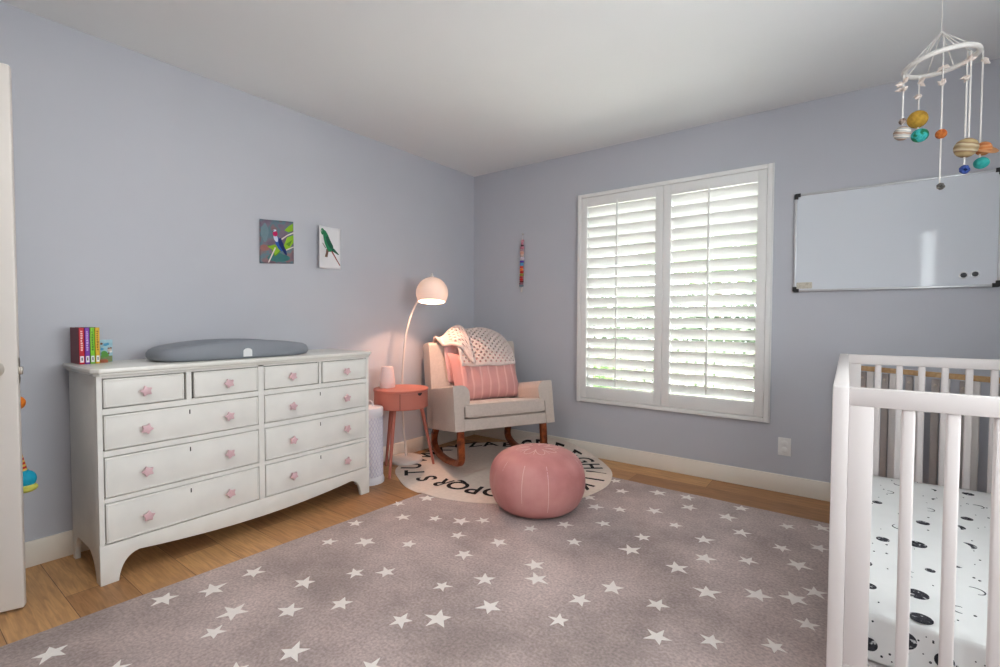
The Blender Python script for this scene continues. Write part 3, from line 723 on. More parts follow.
pole = catmull([(LX, LY, 0.042), (0.136, -1.014, 0.30), (0.138, -1.024, 0.608), (0.145, -1.003, 0.91), (0.168, -0.972, 1.105), (0.205, -0.932, 1.232), (0.235, -0.918, 1.295), (0.262, -0.922, 1.330)])
G(R).tube(pole, 0.008, 12).obj('pole', M['lampwhite'], t)
g = G(R); rs_ = 0.119
prof = []
for i in range(15):
    a = radians(90 - i * 8.7); prof.append((max(1e-7 if i == 0 else 0, rs_ * cos(a)), rs_ * sin(a)))
inner = [(r_ * 0.965, z - 0.004) for r_, z in reversed(prof)]
TL = Matrix.Rotation(radians(-9), 4, Vector((0.80, 0.60, 0)))
g.lathe(prof, 48, SH, mi=0, M_=TL); g.lathe([prof[-1]] + inner, 48, SH, mi=1, M_=TL)
g.ball(SH + Vector((0, 0, 0.136)), (0.009, 0.009, 0.014), 12); g.tube([SH + Vector((0, 0, 0.112)), SH + Vector((0, 0, 0.130))], 0.014, 16)
g.obj('dome_shade', [M['shade'], M['lampin']], t, 50, weld=False)
g = G(R); g.ball(SH + Vector((0, 0, 0.045)), 0.028, 16); g.obj('bulb', M['bulb'], t)
G(R).tube([SH + Vector((0, 0, 0.070)), SH + Vector((0, 0, 0.112))], 0.014, 12).obj('socket', M['lampwhite'], t)
ld = bpy.data.lights.new('lamp_light', 'POINT'); ld.energy = 40; ld.color = (1.0, 0.54, 0.36); ld.shadow_soft_size = 0.03
lo = bpy.data.objects.new('lamp_light', ld); C.objects.link(lo); lo.parent = t; lo.location = SH + Vector((0, 0, 0.030)) - Vector((LX, LY, 0))

# ================================================================== rocking armchair
chair = thing('rocking_armchair', 'oatmeal linen rocking armchair with curved wooden runners in the corner', 'armchair', (0.758, -1.106, 0.334))
ca, ct = radians(61.9), radians(9.2)
chair.rotation_mode = 'XYZ'
CM = Matrix.Rotation(ca, 4, 'Z') @ Matrix.Rotation(-ct, 4, 'X')
chair.rotation_euler = CM.to_euler('XYZ')
CW, CD = 0.786, 0.68
# local: x along the front, y backward, z up (the whole chair leans back on its runners)
g = G(); g.box((0.069, 0.004, 0.0), (CW - 0.069, 0.06, 0.080), 0.008, 3)
g.box((0.02, 0.04, 0.004), (CW - 0.02, CD - 0.04, 0.075), 0.006, 2)
g.obj('seat_base', M['linen'], chair)
def armpoly(s):
    P = [(0, 0), (0.071, 0), (0.071, 0.165)] + [(0.071 + 0.047 * sin(q) , 0.165 + 0.035 * (1 - cos(q))) for q in [pi / 2 * i / 5 for i in range(1, 6)]] + [(0.120, 0.235)]
    P += [(0.120 - 0.062 + 0.062 * cos(a), 0.253 + 0.062 * sin(a)) for a in [pi / 2 * i / 8 for i in range(1, 9)]]
    P += [(0.012 + 0.0 - 0.012 * sin(a), 0.303 + 0.012 * cos(a)) for a in [pi / 2 * i / 4 for i in range(0, 5)]]
    return [(x, z) for x, z in P]
for s in (0, 1):
    T = axes((0, 0.535, 0), (1, 0, 0), (0, 0, 1), (0, -1, 0)) if s == 0 else axes((CW, 0.535, 0), (-1, 0, 0), (0, 0, 1), (0, -1, 0))
    G(T).prism(armpoly(s), 0.535, bev=0.007, seg=3).obj('arm', M['linen'], chair, 50)
g = G(); sec = [(0.50, 0.0), (0.50, 0.20), (0.515, 0.60)]
bp = [(0.522, 0.0), (0.505, 0.30), (0.515, 0.62)] + [(0.548 + 0.033 * cos(a), 0.643 + 0.033 * sin(a)) for a in [pi - pi / 2 * i / 6 for i in range(7)]] \
    + [(0.655 + 0.028 * cos(a), 0.648 + 0.028 * sin(a)) for a in [pi / 2 - pi / 2 * i / 6 for i in range(7)]] + [(0.680, 0.30), (0.668, 0.0)]
g2 = G(axes((0, 0, 0), (0, 1, 0), (0, 0, 1), (1, 0, 0))); g2.prism(bp, CW - 0.035, bev=0.014, seg=3); g2.obj('backrest', M['linen'], chair, 50)
def softbox(lo, hi, r, puff, n=14):
    """Cushion : rounded box with swollen faces."""
    b = bmesh.new(); bmesh.ops.create_cube(b, size=2)
    bmesh.ops.subdivide_edges(b, edges=b.edges, cuts=n, use_grid_fill=True)
    lo, hi = Vector(lo), Vector(hi); c = (lo + hi) / 2; h = (hi - lo) / 2
    for v in b.verts:
        p = Vector((v.co.x * h.x, v.co.y * h.y, v.co.z * h.z))
        q = Vector([max(-(h[k] - r), min(h[k] - r, p[k])) for k in range(3)])
        d = p - q
        if d.length > 1e-9: p = q + d.normalized() * r
        f = (1 - (v.co.x) ** 2) * (1 - (v.co.y) ** 2) * (1 - v.co.z ** 2 * 0)
        p.z += math.copysign(puff * max(f, 0), v.co.z) if abs(v.co.z) > 0.2 else 0
        v.co = c + p
    return b
g = G(); g._merge(softbox((0.0725, -0.012, 0.083), (CW - 0.0725, 0.50, 0.188), 0.026, 0.014), 0); g.obj('seat_cushion', M['linen'], chair, 60)
g = G(); g.tube([(0.09, -0.0115, 0.176), (CW - 0.09, -0.0115, 0.176)], 0.0025, 6); g.tube([(0.09, -0.0115, 0.095), (CW - 0.09, -0.0115, 0.095)], 0.0025, 6); g.obj('piping', M['linen'], chair)
for lx in (0.062, CW - 0.062):
    def runz(y): return -0.239 + 0.162 * (y - 0.5) + 0.365 * (y - 0.5) ** 2 + 0.0232
    path = [Vector((lx, 0.072, 0.012)), Vector((lx, 0.075, -0.06)), Vector((lx, 0.080, -0.13))]
    path += bez([(lx, 0.083, -0.17), (lx, 0.088, -0.232), (lx, 0.17, runz(0.17))], 8)
    path += [Vector((lx, y, runz(y))) for y in [0.17 + 0.40 * i / 12 for i in range(1, 13)]]
    path += bez([(lx, 0.57, runz(0.57)), (lx, 0.70, runz(0.70) + 0.006), (lx, 0.735, -0.13), (lx, 0.71, -0.06), (lx, 0.62, 0.002)], 14)[1:]
    prof = [(0.017, 0.013), (0.013, 0.019), (-0.013, 0.019), (-0.017, 0.013), (-0.017, -0.013), (-0.013, -0.019), (0.013, -0.019), (0.017, -0.013)]
    G().tube(path, 1.22, mi=0, prof=[(a, b_) for a, b_ in prof]).obj('rocker_leg', M['walnut'], chair, 50)

# ---- pillow, pink throw and knitted blanket (each rests on the chair)
def on_chair(name, label, cat):
    o = thing(name, label, cat); return o
def chair_mesh(g, name, mats, label, cat, smooth=60):
    o = g.obj(name, mats, None, smooth); o.location = chair.location; o.rotation_mode = 'XYZ'; o.rotation_euler = chair.rotation_euler
    return tag(o, label, cat)
def pillow(u, v, side):
    """u across, v up, both -1..1 ; side +1 front, -1 back."""
    w, h = 0.288, 0.205
    pin = 0.035
    x = u * w * (1 - pin * (1 - 0) * (v * v) * 0 - pin * (1 - v * v) * 0) ; z = v * h
    x *= 1 - 0.05 * (1 - v * v) ; z *= 1 - 0.05 * (1 - u * u)
    th = 0.078 * max(0, (1 - u ** 4)) ** 0.6 * max(0, (1 - v ** 4)) ** 0.6
    wr = 0.004 * sin(9 * u + 3 * v) * (1 - u * u) * (1 - v * v)
    return x, -side * th + wr, z
g = G(); b = bmesh.new(); n = 22; VS = {}
for s in (1, -1):
    for i in range(n + 1):
        for j in range(n + 1):
            u, v = -1 + 2 * i / n, -1 + 2 * j / n
            if s == -1 and (i in (0, n) or j in (0, n)): VS[s, i, j] = VS[1, i, j]; continue
            VS[s, i, j] = b.verts.new(pillow(u, v, s))
    for i in range(n):
        for j in range(n):
            q = (VS[s, i, j], VS[s, i + 1, j], VS[s, i + 1, j + 1], VS[s, i, j + 1]); b.faces.new(q if s == 1 else tuple(reversed(q)))
bmesh.ops.recalc_face_normals(b, faces=b.faces)
bmesh.ops.transform(b, matrix=Matrix.Translation((0.424, 0.410, 0.393)) @ Matrix.Rotation(radians(-13), 4, 'X') @ Matrix.Rotation(radians(-2), 4, 'Y'), verts=b.verts)
g._merge(b, 0)
chair_mesh(g, 'cushion', M['pillow'], 'dusty pink striped cushion leaning on the armchair back', 'cushion')

def path_at(P, s):
    L = [0]
    for a, b_ in zip(P, P[1:]): L.append(L[-1] + (Vector(b_) - Vector(a)).length)
    d = s * L[-1]
    for k in range(len(P) - 1):
        if d <= L[k + 1] + 1e-9:
            f = (d - L[k]) / max(1e-9, L[k + 1] - L[k]); return Vector(P[k]).lerp(Vector(P[k + 1]), f)
    return Vector(P[-1])
def smooth_path(P, n=40):
    """Catmull-Rom through 2-D points."""
    out = []; Q = [P[0]] + P + [P[-1]]
    for k in range(1, len(Q) - 2):
        p0, p1, p2, p3 = [Vector(q) for q in Q[k - 1:k + 3]]
        for i in range(n // 4):
            s = i / (n // 4)
            out.append(0.5 * ((2 * p1) + (p2 - p0) * s + (2 * p0 - 5 * p1 + 4 * p2 - p3) * s * s + (3 * p1 - p0 - 3 * p2 + p3) * s ** 3))
    out.append(Vector(P[-1])); return out
# pink muslin throw : laid over the back, hanging down in front at the left
P1 = smooth_path([(0.700, 0.45), (0.700, 0.64), (0.655, 0.695), (0.58, 0.700), (0.515, 0.688), (0.485, 0.60), (0.475, 0.46), (0.480, 0.34)])
g = G()
def throw(u, v):
    p = path_at(P1, v); x = 0.125 + 0.40 * u + 0.012 * sin(7 * v)
    w = 0.006 * sin(26 * u + 4 * v)
    return Vector((x, p.x - abs(w) * 0.8 - 0.002, p.y + abs(w) * 0.6 + 0.003))
g.grid(throw, 40, 44)
o = chair_mesh(g, 'muslin_throw', M['throw'], 'pale pink muslin throw hanging over the armchair back under the knit blanket', 'throw')
md = o.modifiers.new('s', 'SOLIDIFY'); md.thickness = 0.004; md.offset = 1

# cream blanket of open loops
P2 = smooth_path([(0.722, 0.42), (0.722, 0.66), (0.680, 0.748), (0.60, 0.790), (0.520, 0.775), (0.430, 0.690), (0.378, 0.590), (0.345, 0.505), (0.338, 0.475)])
def blanket(u, v):
    p = path_at(P2, v)
    x = 0.185 + 0.530 * u
    k = max(0, (u - 0.50) / 0.50)
    drop = 0.115 * k ** 2.6                                            # falls away over the right shoulder
    up_ = min(1, max(0, (p.y - 0.46) / 0.30))
    z = p.y - drop * up_ - 0.018 * sin(pi * u) * max(0, (v - 0.6) / 0.4)
    y = p.x + 0.05 * k ** 3 * (1 if v > 0.55 else 0)
    x -= 0.030 * k ** 2 * (1 - up_)
    wv = 0.010 * sin(13 * u + 2.0 * v) * (1 - u)
    if u < 0.10: z -= (0.10 - u) * 0.25; y -= 0.02 * (0.1 - u) / 0.1
    return Vector((x, y - wv, z + wv * 0.8))
b = bmesh.new(); nu, nv = 23, 35
V = [[b.verts.new(blanket(i / nu, j / nv)) for j in range(nv + 1)] for i in range(nu + 1)]
cells = []
for i in range(nu):
    for j in range(nv):
        f = b.faces.new((V[i][j], V[i + 1][j], V[i + 1][j + 1], V[i][j + 1]))
        if 0 < i < nu - 1 and 0 < j < nv - 1 and (i // 1 + (j // 1)) % 2 == 0: cells.append(f)
bmesh.ops.recalc_face_normals(b, faces=b.faces)
bmesh.ops.inset_individual(b, faces=cells, thickness=0.0030, depth=0)
bmesh.ops.delete(b, geom=cells, context='FACES_ONLY')
g = G(); g._merge(b, 0)
# the left edge is folded over itself : a second loose layer with a wavy rim
def fold(u, v):
    x = 0.085 + 0.215 * u
    vv = 0.22 + v * (0.30 + 0.46 * u ** 0.9)
    lo = path_at(P1, vv); hi = blanket(max(0.0, (x - 0.185) / 0.530), vv)
    k = min(1, max(0, (x - 0.10) / 0.12)); k = k * k * (3 - 2 * k)
    y = lo.x * (1 - k) + hi.y * k; z = lo.y * (1 - k) + hi.z * k
    r_ = 0.006 * sin(u * 16 + 2 * v) + 0.004 * sin(v * 20 + 5 * u)
    return Vector((x - 0.012 * v * (1 - u) + 0.010 * sin(v * 5) * (1 - u), y - 0.018 - abs(r_), z + 0.016 + r_ - 0.01 * (1 - u) * v))
b = bmesh.new(); n1, n2 = 9, 26
V = [[b.verts.new(fold(i / n1, j / n2)) for j in range(n2 + 1)] for i in range(n1 + 1)]; cells = []
for i in range(n1):
    for j in range(n2):
        f = b.faces.new((V[i][j], V[i + 1][j], V[i + 1][j + 1], V[i][j + 1]))
        if 0 < i < n1 - 1 and 0 < j < n2 - 1 and (i + j) % 2 == 0 and i > 2: cells.append(f)
bmesh.ops.recalc_face_normals(b, faces=b.faces)
bmesh.ops.inset_individual(b, faces=cells, thickness=0.003, depth=0)
bmesh.ops.delete(b, geom=cells, context='FACES_ONLY')
g._merge(b, 0)
g.tube([fold(k / 20, 1.0) for k in range(21)], [0.010 + 0.003 * sin(k * 2.1) for k in range(21)], 8)
g.tube([fold(0.0, k / 14) for k in range(15)], [0.010 + 0.003 * sin(k * 2.3) for k in range(15)], 8)
o = chair_mesh(g, 'knitted_blanket', M['knit'], 'cream open knit blanket draped over the armchair back', 'blanket')
md = o.modifiers.new('s', 'SOLIDIFY'); md.thickness = 0.011; md.offset = 0
md = o.modifiers.new('ss', 'SUBSURF'); md.levels = 1; md.render_levels = 1

# ================================================================== pouf
t = thing('pouf', 'round pink leather pouf with pale stitching on the star rug', 'pouf', (1.445, -1.160, 0.017))
prof = [(0, 0.001), (0.175, 0.001), (0.215, 0.010), (0.248, 0.045), (0.270, 0.10), (0.278, 0.155), (0.274, 0.21), (0.258, 0.262), (0.225, 0.303), (0.175, 0.330), (0.11, 0.345), (0.05, 0.350), (0, 0.351)]
def smooth_prof(P, k=4):
    q = smooth_path([Vector((a, b_)) for a, b_ in P], k * 4); return [(max(0.0, p.x), p.y) for p in q]
prof = [(a, b_ * 0.965) for a, b_ in prof]; sp = smooth_prof(prof); sp[0] = (0, 0.001); sp[-1] = (0, 0.351 * 0.965)
g = G(); b = bmesh.new(); n = 120; rings = []
for r_, z in sp:
    if r_ < 1e-5: rings.append([b.verts.new((0, 0, z))]); continue
    ring = []
    for i in range(n):
        a = 2 * pi * i / n; f = abs(((a * 12 / (2 * pi)) % 1.0) - 0.5) * 2     # 1 at seams
        k = 1 - 0.012 * max(0, (f - 0.75) / 0.25) ** 2 * (1 if z > 0.03 else 0) + 0.004 * sin(3 * a + 9 * z)
        ring.append(b.verts.new((r_ * k * cos(a), r_ * k * sin(a), z)))
    rings.append(ring)
for A_, B2 in zip(rings, rings[1:]):
    for i in range(n):
        j = (i + 1) % n
        if len(A_) == 1 and len(B2) == 1: continue
        if len(A_) == 1: b.faces.new((A_[0], B2[i], B2[j]))
        elif len(B2) == 1: b.faces.new((A_[i], B2[0], A_[j]))
        else: b.faces.new((A_[i], A_[j], B2[j], B2[i]))
bmesh.ops.recalc_face_normals(b, faces=b.faces); g._merge(b, 0); g.obj('leather_cover', M['pouf'], t, 80)
def surf(a, s):
    """Point on the pouf at angle a, profile position s (0 bottom .. 1 top)."""
    k = s * (len(sp) - 1); i = min(int(k), len(sp) - 2); f = k - i
    r_ = sp[i][0] * (1 - f) + sp[i + 1][0] * f; z = sp[i][1] * (1 - f) + sp[i + 1][1] * f
    return Vector((r_ * cos(a), r_ * sin(a), z))
g = G()
for i in range(12):                                        # panel seams and the rosette on top
    a = 2 * pi * (i + 0.5) / 12 * 1.0 + pi / 12 * 0
    g.tube([surf(a, s) * 0.994 + Vector((0, 0, 0.0012)) for s in [0.27 + 0.40 * k / 14 for k in range(15)]], 0.0020, 6)
for i in range(8):
    a = 2 * pi * i / 8
    pet = []
    for k in range(17):
        q = -1 + 2 * k / 16; rr = 0.125 * (1 - 0.62 * q * q) + 0.0; aa = a + q * pi / 8
        # height from the profile
        zz = 0.3389 - 0.60 * rr ** 2 - (0.9 * max(0, rr - 0.09)) ** 2
        pet.append((rr * cos(aa), rr * sin(aa), zz + 0.0008))
    g.tube(pet, 0.0020, 6)
    g.tube([(rr * cos(a + pi / 8), rr * sin(a + pi / 8), 0.3392 - 0.60 * rr ** 2 - (0.9 * max(0, rr - 0.09)) ** 2) for rr in (0.05, 0.08, 0.11, 0.14)], 0.0020, 6)
g.obj('stitching', M['stitch'], t)

# ================================================================== crib
CX0, CX1, CY0, CY1, CZ = 2.885, 3.640, -2.050, -0.610, 0.938
RZ = RT + 0.001
t = thing('crib', 'white slatted wooden crib at the right under the whiteboard', 'crib', (CX0, CY0, RZ), radians(0.9))
R = rel(t); P = 0.034
def endpanel(y0, y1):
    s = 1
    for x0, x1 in ((CX0, CX0 + P), (CX1 - P, CX1)): G(R).box((x0, y0, RZ), (x1, y1, CZ), 0.0025, 2).obj('corner_post', M['crib'], t)
    g = G(R); ia, ib = y0 + 0.004, y1 - 0.004
    g.box((CX0 + P + 0.0006, ia, CZ - 0.046), (CX1 - P - 0.0006, ib, CZ - 0.0015), 0.002, 2); g.box((CX0 + P + 0.0006, ia, 0.17), (CX1 - P - 0.0006, ib, 0.235), 0.002, 2)
    for x0, x1 in ((CX0 + P + 0.0006, CX0 + P + 0.050), (CX1 - P - 0.050, CX1 - P - 0.0006)): g.box((x0, ia, 0.235), (x1, ib, CZ - 0.046), 0.002, 2)
    g.obj('end_frame', M['crib'], t)
    x = 3.034; 
    while x < CX1 - P - 0.06:
        G(R).box((x - 0.0125, (y0 + y1) / 2 - 0.008, 0.233), (x + 0.0125, (y0 + y1) / 2 + 0.008, CZ - 0.045), 0.005, 3).obj('slat', M['crib'], t); x += 0.0785
endpanel(CY0, CY0 + 0.034); endpanel(CY1 - 0.034, CY1)
def sidepanel(x0, x1):
    G(R).box((x0, CY0 + 0.0345, CZ - 0.046), (x1, CY1 - 0.0345, CZ), 0.002, 2).obj('top_rail', M['crib'], t); G(R).box((x0 + 0.004, CY0 + 0.0345, 0.17), (x1 - 0.004, CY1 - 0.0345, 0.235), 0.002, 2).obj('bottom_rail', M['crib'], t)
    n = 15
    for i in range(n):
        y = CY0 + 0.034 + (CY1 - CY0 - 0.068) * (i + 1) / (n + 1)
        G(R).box(((x0 + x1) / 2 - 0.008, y - 0.0125, 0.233), ((x0 + x1) / 2 + 0.008, y + 0.0125, CZ - 0.045), 0.005, 3).obj('slat', M['crib'], t)
sidepanel(CX0, CX0 + P); sidepanel(CX1 - P, CX1)
g = G(R); g.box((CX0 + P + 0.002, CY0 + 0.036, 0.212), (CX1 - P - 0.002, CY1 - 0.036, 0.236), 0.003, 2); g.obj('mattress_support', M['crib'], t)

MZ0, MZ1 = 0.238, 0.372
t = thing('crib_mattress', 'crib mattress in a white sheet printed with charcoal moons', 'mattress', (CX0, CY0, MZ0), radians(0.9))
R = rel(t)
mx0, mx1, my0, my1 = CX0 + P + 0.004, CX1 - P - 0.004, CY0 + 0.038, CY1 - 0.038
g = G(R); g._merge(softbox((mx0, my0, MZ0), (mx1, my1, MZ1), 0.018, 0.004, 18), 0)
mo = random.Random(5)
def moon(x, y, r, kind, a=0.0, side=False):
    if kind == 'full': P_ = [(r * cos(2 * pi * k / 22), r * sin(2 * pi * k / 22)) for k in range(22)]
    elif kind == 'half':
        P_ = [(r * cos(a + pi * k / 14), r * sin(a + pi * k / 14)) for k in range(15)] + [(r * 0.25 * sin(pi * k / 6) * cos(a + pi / 2) + r * (-1 + 2 * k / 6) * cos(a), r * 0.25 * sin(pi * k / 6) * sin(a + pi / 2) + r * (-1 + 2 * k / 6) * sin(a)) for k in range(1, 6)]
    else:
        out = [(r * cos(a + pi * 1.15 * k / 16), r * sin(a + pi * 1.15 * k / 16)) for k in range(17)]
        c = (cos(a + pi * 0.575) * -0.14 * r, sin(a + pi * 0.575) * -0.14 * r)
        inn = [(c[0] + r * 0.98 * cos(a + pi * 1.15 * k / 16), c[1] + r * 0.98 * sin(a + pi * 1.15 * k / 16)) for k in range(15, 1, -1)]
        P_ = out + inn
    if side: T = Matrix.Translation((x, my0 + 0.0004, y)) @ axes((0, 0, 0), (1, 0, 0), (0, 0, 1), (0, -1, 0))
    else:
        f = (1 - ((2 * (x - mx0) / (mx1 - mx0)) - 1) ** 2) * (1 - ((2 * (y - my0) / (my1 - my0)) - 1) ** 2)
        T = Matrix.Translation((x, y, MZ1 - 0.0006 + 0.004 * max(f, 0)))
    gg = G(R); gg.prism(P_, 0.0012 + (0 if side else 0.0004), T); me = bpy.data.meshes.new('m'); gg.bm.to_mesh(me); gg.bm.free()
    b = bmesh.new(); b.from_mesh(me); bpy.data.meshes.remove(me)
    mi = 1 if kind != 'crescent' else 2
    for f in b.faces: f.material_index = mi
    m2 = bpy.data.meshes.new('m'); b.to_mesh(m2); b.free(); g.bm.from_mesh(m2); bpy.data.meshes.remove(m2)
placed = []
MOONS = [(3.023, -1.093, 'full', 0.016), (2.986, -1.213, 'half', 0.0146), (3.146, -1.249, 'full', 0.0194), (3.022, -1.494, 'full', 0.0181), (3.109, -1.478, 'full', 0.0261), (3.24, -1.223, 'half', 0.0221), (3.282, -1.105, 'full', 0.0171), (3.241, -1.394, 'half', 0.0228), (2.98, -1.59, 'half', 0.0148), (2.975, -1.871, 'full', 0.0164), (3.076, -1.848, 'full', 0.0262), (3.073, -1.978, 'full', 0.0235), (3.157, -1.876, 'crescent', 0.0181), (3.122, -1.669, 'full', 0.0119), (3.211, -1.975, 'full', 0.0189), (3.18, -1.074, 'crescent', 0.0181), (3.068, -0.917, 'crescent', 0.0182), (3.075, -1.728, 'crescent', 0.0178), (3.117, -1.056, 'full', 0.0101), (3.223, -0.773, 'half', 0.013), (3.214, -0.918, 'half', 0.0104), (3.341, -0.917, 'crescent', 0.0182)]
for x, y, kd, r_ in MOONS:
    placed.append((x, y)); moon(x, y, r_, kd, mo.choice((1.2, 4.4, 5.0)))
for k in range(900):
    x, y = mo.uniform(mx0 + 0.035, mx1 - 0.035), mo.uniform(my0 + 0.04, my1 - 0.04)
    if all((x - a) ** 2 + ((y - b_) * 0.85) ** 2 > 0.0095 for a, b_ in placed):
        placed.append((x, y)); kd = mo.choices(['full', 'half', 'crescent'], [5, 3, 3])[0]
        moon(x, y, mo.uniform(0.017, 0.026), kd, mo.uniform(0, 6.28))
for k in range(110):
    moon(mo.uniform(mx0 + 0.03, mx1 - 0.03), mo.uniform(my0 + 0.03, my1 - 0.03), mo.uniform(0.0012, 0.0035), 'full')
for k in range(9):
    moon(mx0 + 0.05 + k * 0.07, mo.uniform(MZ0 + 0.045, MZ1 - 0.045), mo.uniform(0.015, 0.022), mo.choice(['crescent', 'full', 'half']), mo.uniform(0, 6.28), True)
for k in range(60):
    moon(mo.uniform(mx0 + 0.03, mx1 - 0.03), mo.uniform(MZ0 + 0.02, MZ1 - 0.02), mo.uniform(0.001, 0.003), 'full', 0, True)
g.obj('fitted_sheet', [M['sheet'], M['moon'], M['moonink']], t, 50)

# ---- slatted panel with a wooden rail behind the crib
p0, p1 = Vector((2.878, -0.10, 0)), Vector((3.60, -0.545, 0))
t = thing('folding_gate', 'grey slatted folding gate with a pale wooden top rail behind the crib', 'gate', p0, math.atan2((p1 - p0).y, (p1 - p0).x))
Wd = (p1 - p0).length; FZ = 0.0
fl = RT + 0.002
g = G(); g.box((0, -0.011, 0.820), (Wd, 0.011, 0.846), 0.003, 2); g.obj('top_rail', M['beech'], t)
g = G(); g.box((0, -0.010, fl + 0.03), (Wd, 0.010, fl + 0.065), 0.003, 2); g.obj('bottom_rail', M['paleslat'], t)
n = 15
for i in range(n):
    x = 0.03 + i * (Wd - 0.06) / (n - 1); pale = i % 2 == 0
    yo = -0.0215 if pale else 0.0215
    G().box((x - 0.0165, min(yo, yo + (0.011 if pale else -0.011)), fl), (x + 0.0165, max(yo, yo + (0.011 if pale else -0.011)), 0.819 if pale else 0.812), 0.003, 2).obj('slat', M['paleslat'] if pale else M['greyslat'], t)
    if not pale:
        G().lathe([(0, 0), (0.007, 0), (0.006, 0.004), (0, 0.005)], 12, (x, 0.0105, 0.780), M_=Matrix.Rotation(radians(90), 4, 'X')).obj('screw', M['metal'], t)

# ================================================================== whiteboard
BX0, BX1, BZ0, BZ1 = 2.599, 3.512, 1.276, 1.880
t = thing('whiteboard', 'wide whiteboard in an aluminium frame with black corners on the window wall', 'whiteboard', ((BX0 + BX1) / 2, 0, BZ0))
R = rel(t)
G(R).box((BX0 + 0.006, -0.010, BZ0 + 0.006), (BX1 - 0.006, -0.0005, BZ1 - 0.006)).obj('writing_surface', M['board'], t, 0)
g = G(R); f = 0.014
g.box((BX0, -0.018, BZ0), (BX1, -0.0005, BZ0 + f), 0.003); g.box((BX0, -0.018, BZ1 - f), (BX1, -0.0005, BZ1), 0.003)
g.box((BX0, -0.018, BZ0 + f), (BX0 + f, -0.0005, BZ1 - f), 0.003); g.box((BX1 - f, -0.018, BZ0 + f), (BX1, -0.0005, BZ1 - f), 0.003)
g.obj('frame', M['alu'], t)
for x, z, sx, sz in ((BX0, BZ0, 1, 1), (BX1, BZ0, -1, 1), (BX0, BZ1, 1, -1), (BX1, BZ1, -1, -1)):
    L_ = 0.032; k = 0.019
    poly = [(-0.002, 0.006), (0.006, -0.002), (L_, -0.002), (L_, k), (k, k), (k, L_), (-0.002, L_)]
    T = axes((x, -0.0005, z), (sx, 0, 0), (0, 0, sz), (0, -1, 0))
    G(R @ T).prism(poly, 0.021, bev=0.002).obj('corner_cap', M['blackpl'], t)
G(R).box((BX0 + 0.018, -0.0108, BZ0 + 0.02), (BX0 + 0.10, -0.0099, BZ0 + 0.058)).obj('paper_label', M['note'], t, 0)
for x, z, lab in ((3.372, 1.341, 'left of the two round dark magnets on the whiteboard'), (3.416, 1.345, 'right of the two round dark magnets on the whiteboard')):
    m_ = thing('magnet', lab, 'magnet', (x, -0.0101, z), 0, 'round magnets on the whiteboard')
    G().lathe([(0, 0), (0.0185, 0), (0.0185, 0.006), (0.0165, 0.008), (0.013, 0.008)], 24, M_=Matrix.Rotation(radians(90), 4, 'X')).obj('rim', M['alu'], m_)
    G().lathe([(0.0140, 0.0055), (0.0130, 0.010), (0, 0.011)], 24, M_=Matrix.Rotation(radians(90), 4, 'X')).obj('dark_face', M['blackpl'], m_)

# ================================================================== wall outlet with child covers
t = thing('wall_outlet', 'white double outlet plate low on the window wall', 'outlet', (2.570, 0, 0.296))
g = G(); g.box((-0.036, -0.006, -0.057), (0.036, -0.0003, 0.057), 0.003, 3); g.obj('cover_plate', M['outlet'], t)
for z in (-0.021, 0.021):
    G().lathe([(0, 0), (0.0175, 0), (0.0175, 0.006), (0.012, 0.009), (0, 0.009)], 24, (0, -0.006, z), M_=Matrix.Rotation(radians(90), 4, 'X')).obj('safety_plug', M['outlet'], t)

# ================================================================== beaded wall hanging
HX = 0.565
t = thing('beaded_hanging', 'narrow strand of colourful beads hanging on the wall beside the window', 'wall hanging', (HX, 0, 1.845))
g = G(); g.tube([(0, 0.0, 0), (0, -0.016, 0)], 0.003, 8); g.ball((0, -0.017, 0), 0.0055, 10); g.obj('nail', M['metal'], t)
g = G(); g.tube([(0.004, -0.013, -0.002), (-0.004, -0.017, -0.03), (0, -0.02, -0.05)], 0.0016, 6); g.tube([(0, -0.02, -0.05), (0, -0.020, -0.50)], 0.0025, 6); g.obj('cord', M['cord'], t)
seq = [((220, 160, 170), .022), ((205, 130, 146), .02), ((70, 20, 32), .016), ((205, 130, 146), .024), ((190, 150, 160), .016), ((228, 172, 150), .03), ((214, 186, 176), .02), ((225, 210, 220), .03), ((92, 60, 160), .018), ((90, 160, 196), .028), ((214, 60, 44), .020), ((226, 120, 50), .020), ((206, 50, 44), .024), ((150, 150, 50), .022), ((190, 60, 60), .018), ((210, 44, 40), .022), ((120, 24, 30), .016), ((150, 104, 120), .018), ((128, 150, 160), .018)]
z = -0.050; rb = random.Random(2)
for i, (c, h) in enumerate(seq):
    rr = (0.017 if i > 2 else 0.012) + rb.uniform(-0.002, 0.003); dx = rb.uniform(-0.002, 0.002) - 0.0006 * i
    h *= 1.02
    G().lathe([(0.003, z), (rr * 0.8, z - h * 0.06), (rr, z - h * 0.3), (rr, z - h * 0.7), (rr * 0.8, z - h * 0.94), (0.003, z - h)], 14, (dx, -0.021, 0)).obj('bead', simple('bead_%d' % i, c, 0.35), t)
    z -= h
g = G(); 
for k in range(5): g.tube([(-0.012, -0.021, z), (-0.012 - 0.004 + 0.003 * k, -0.021 + 0.002 * (k % 3 - 1), z - 0.048)], 0.0022, 5)
g.obj('tassel', M['cord'], t)

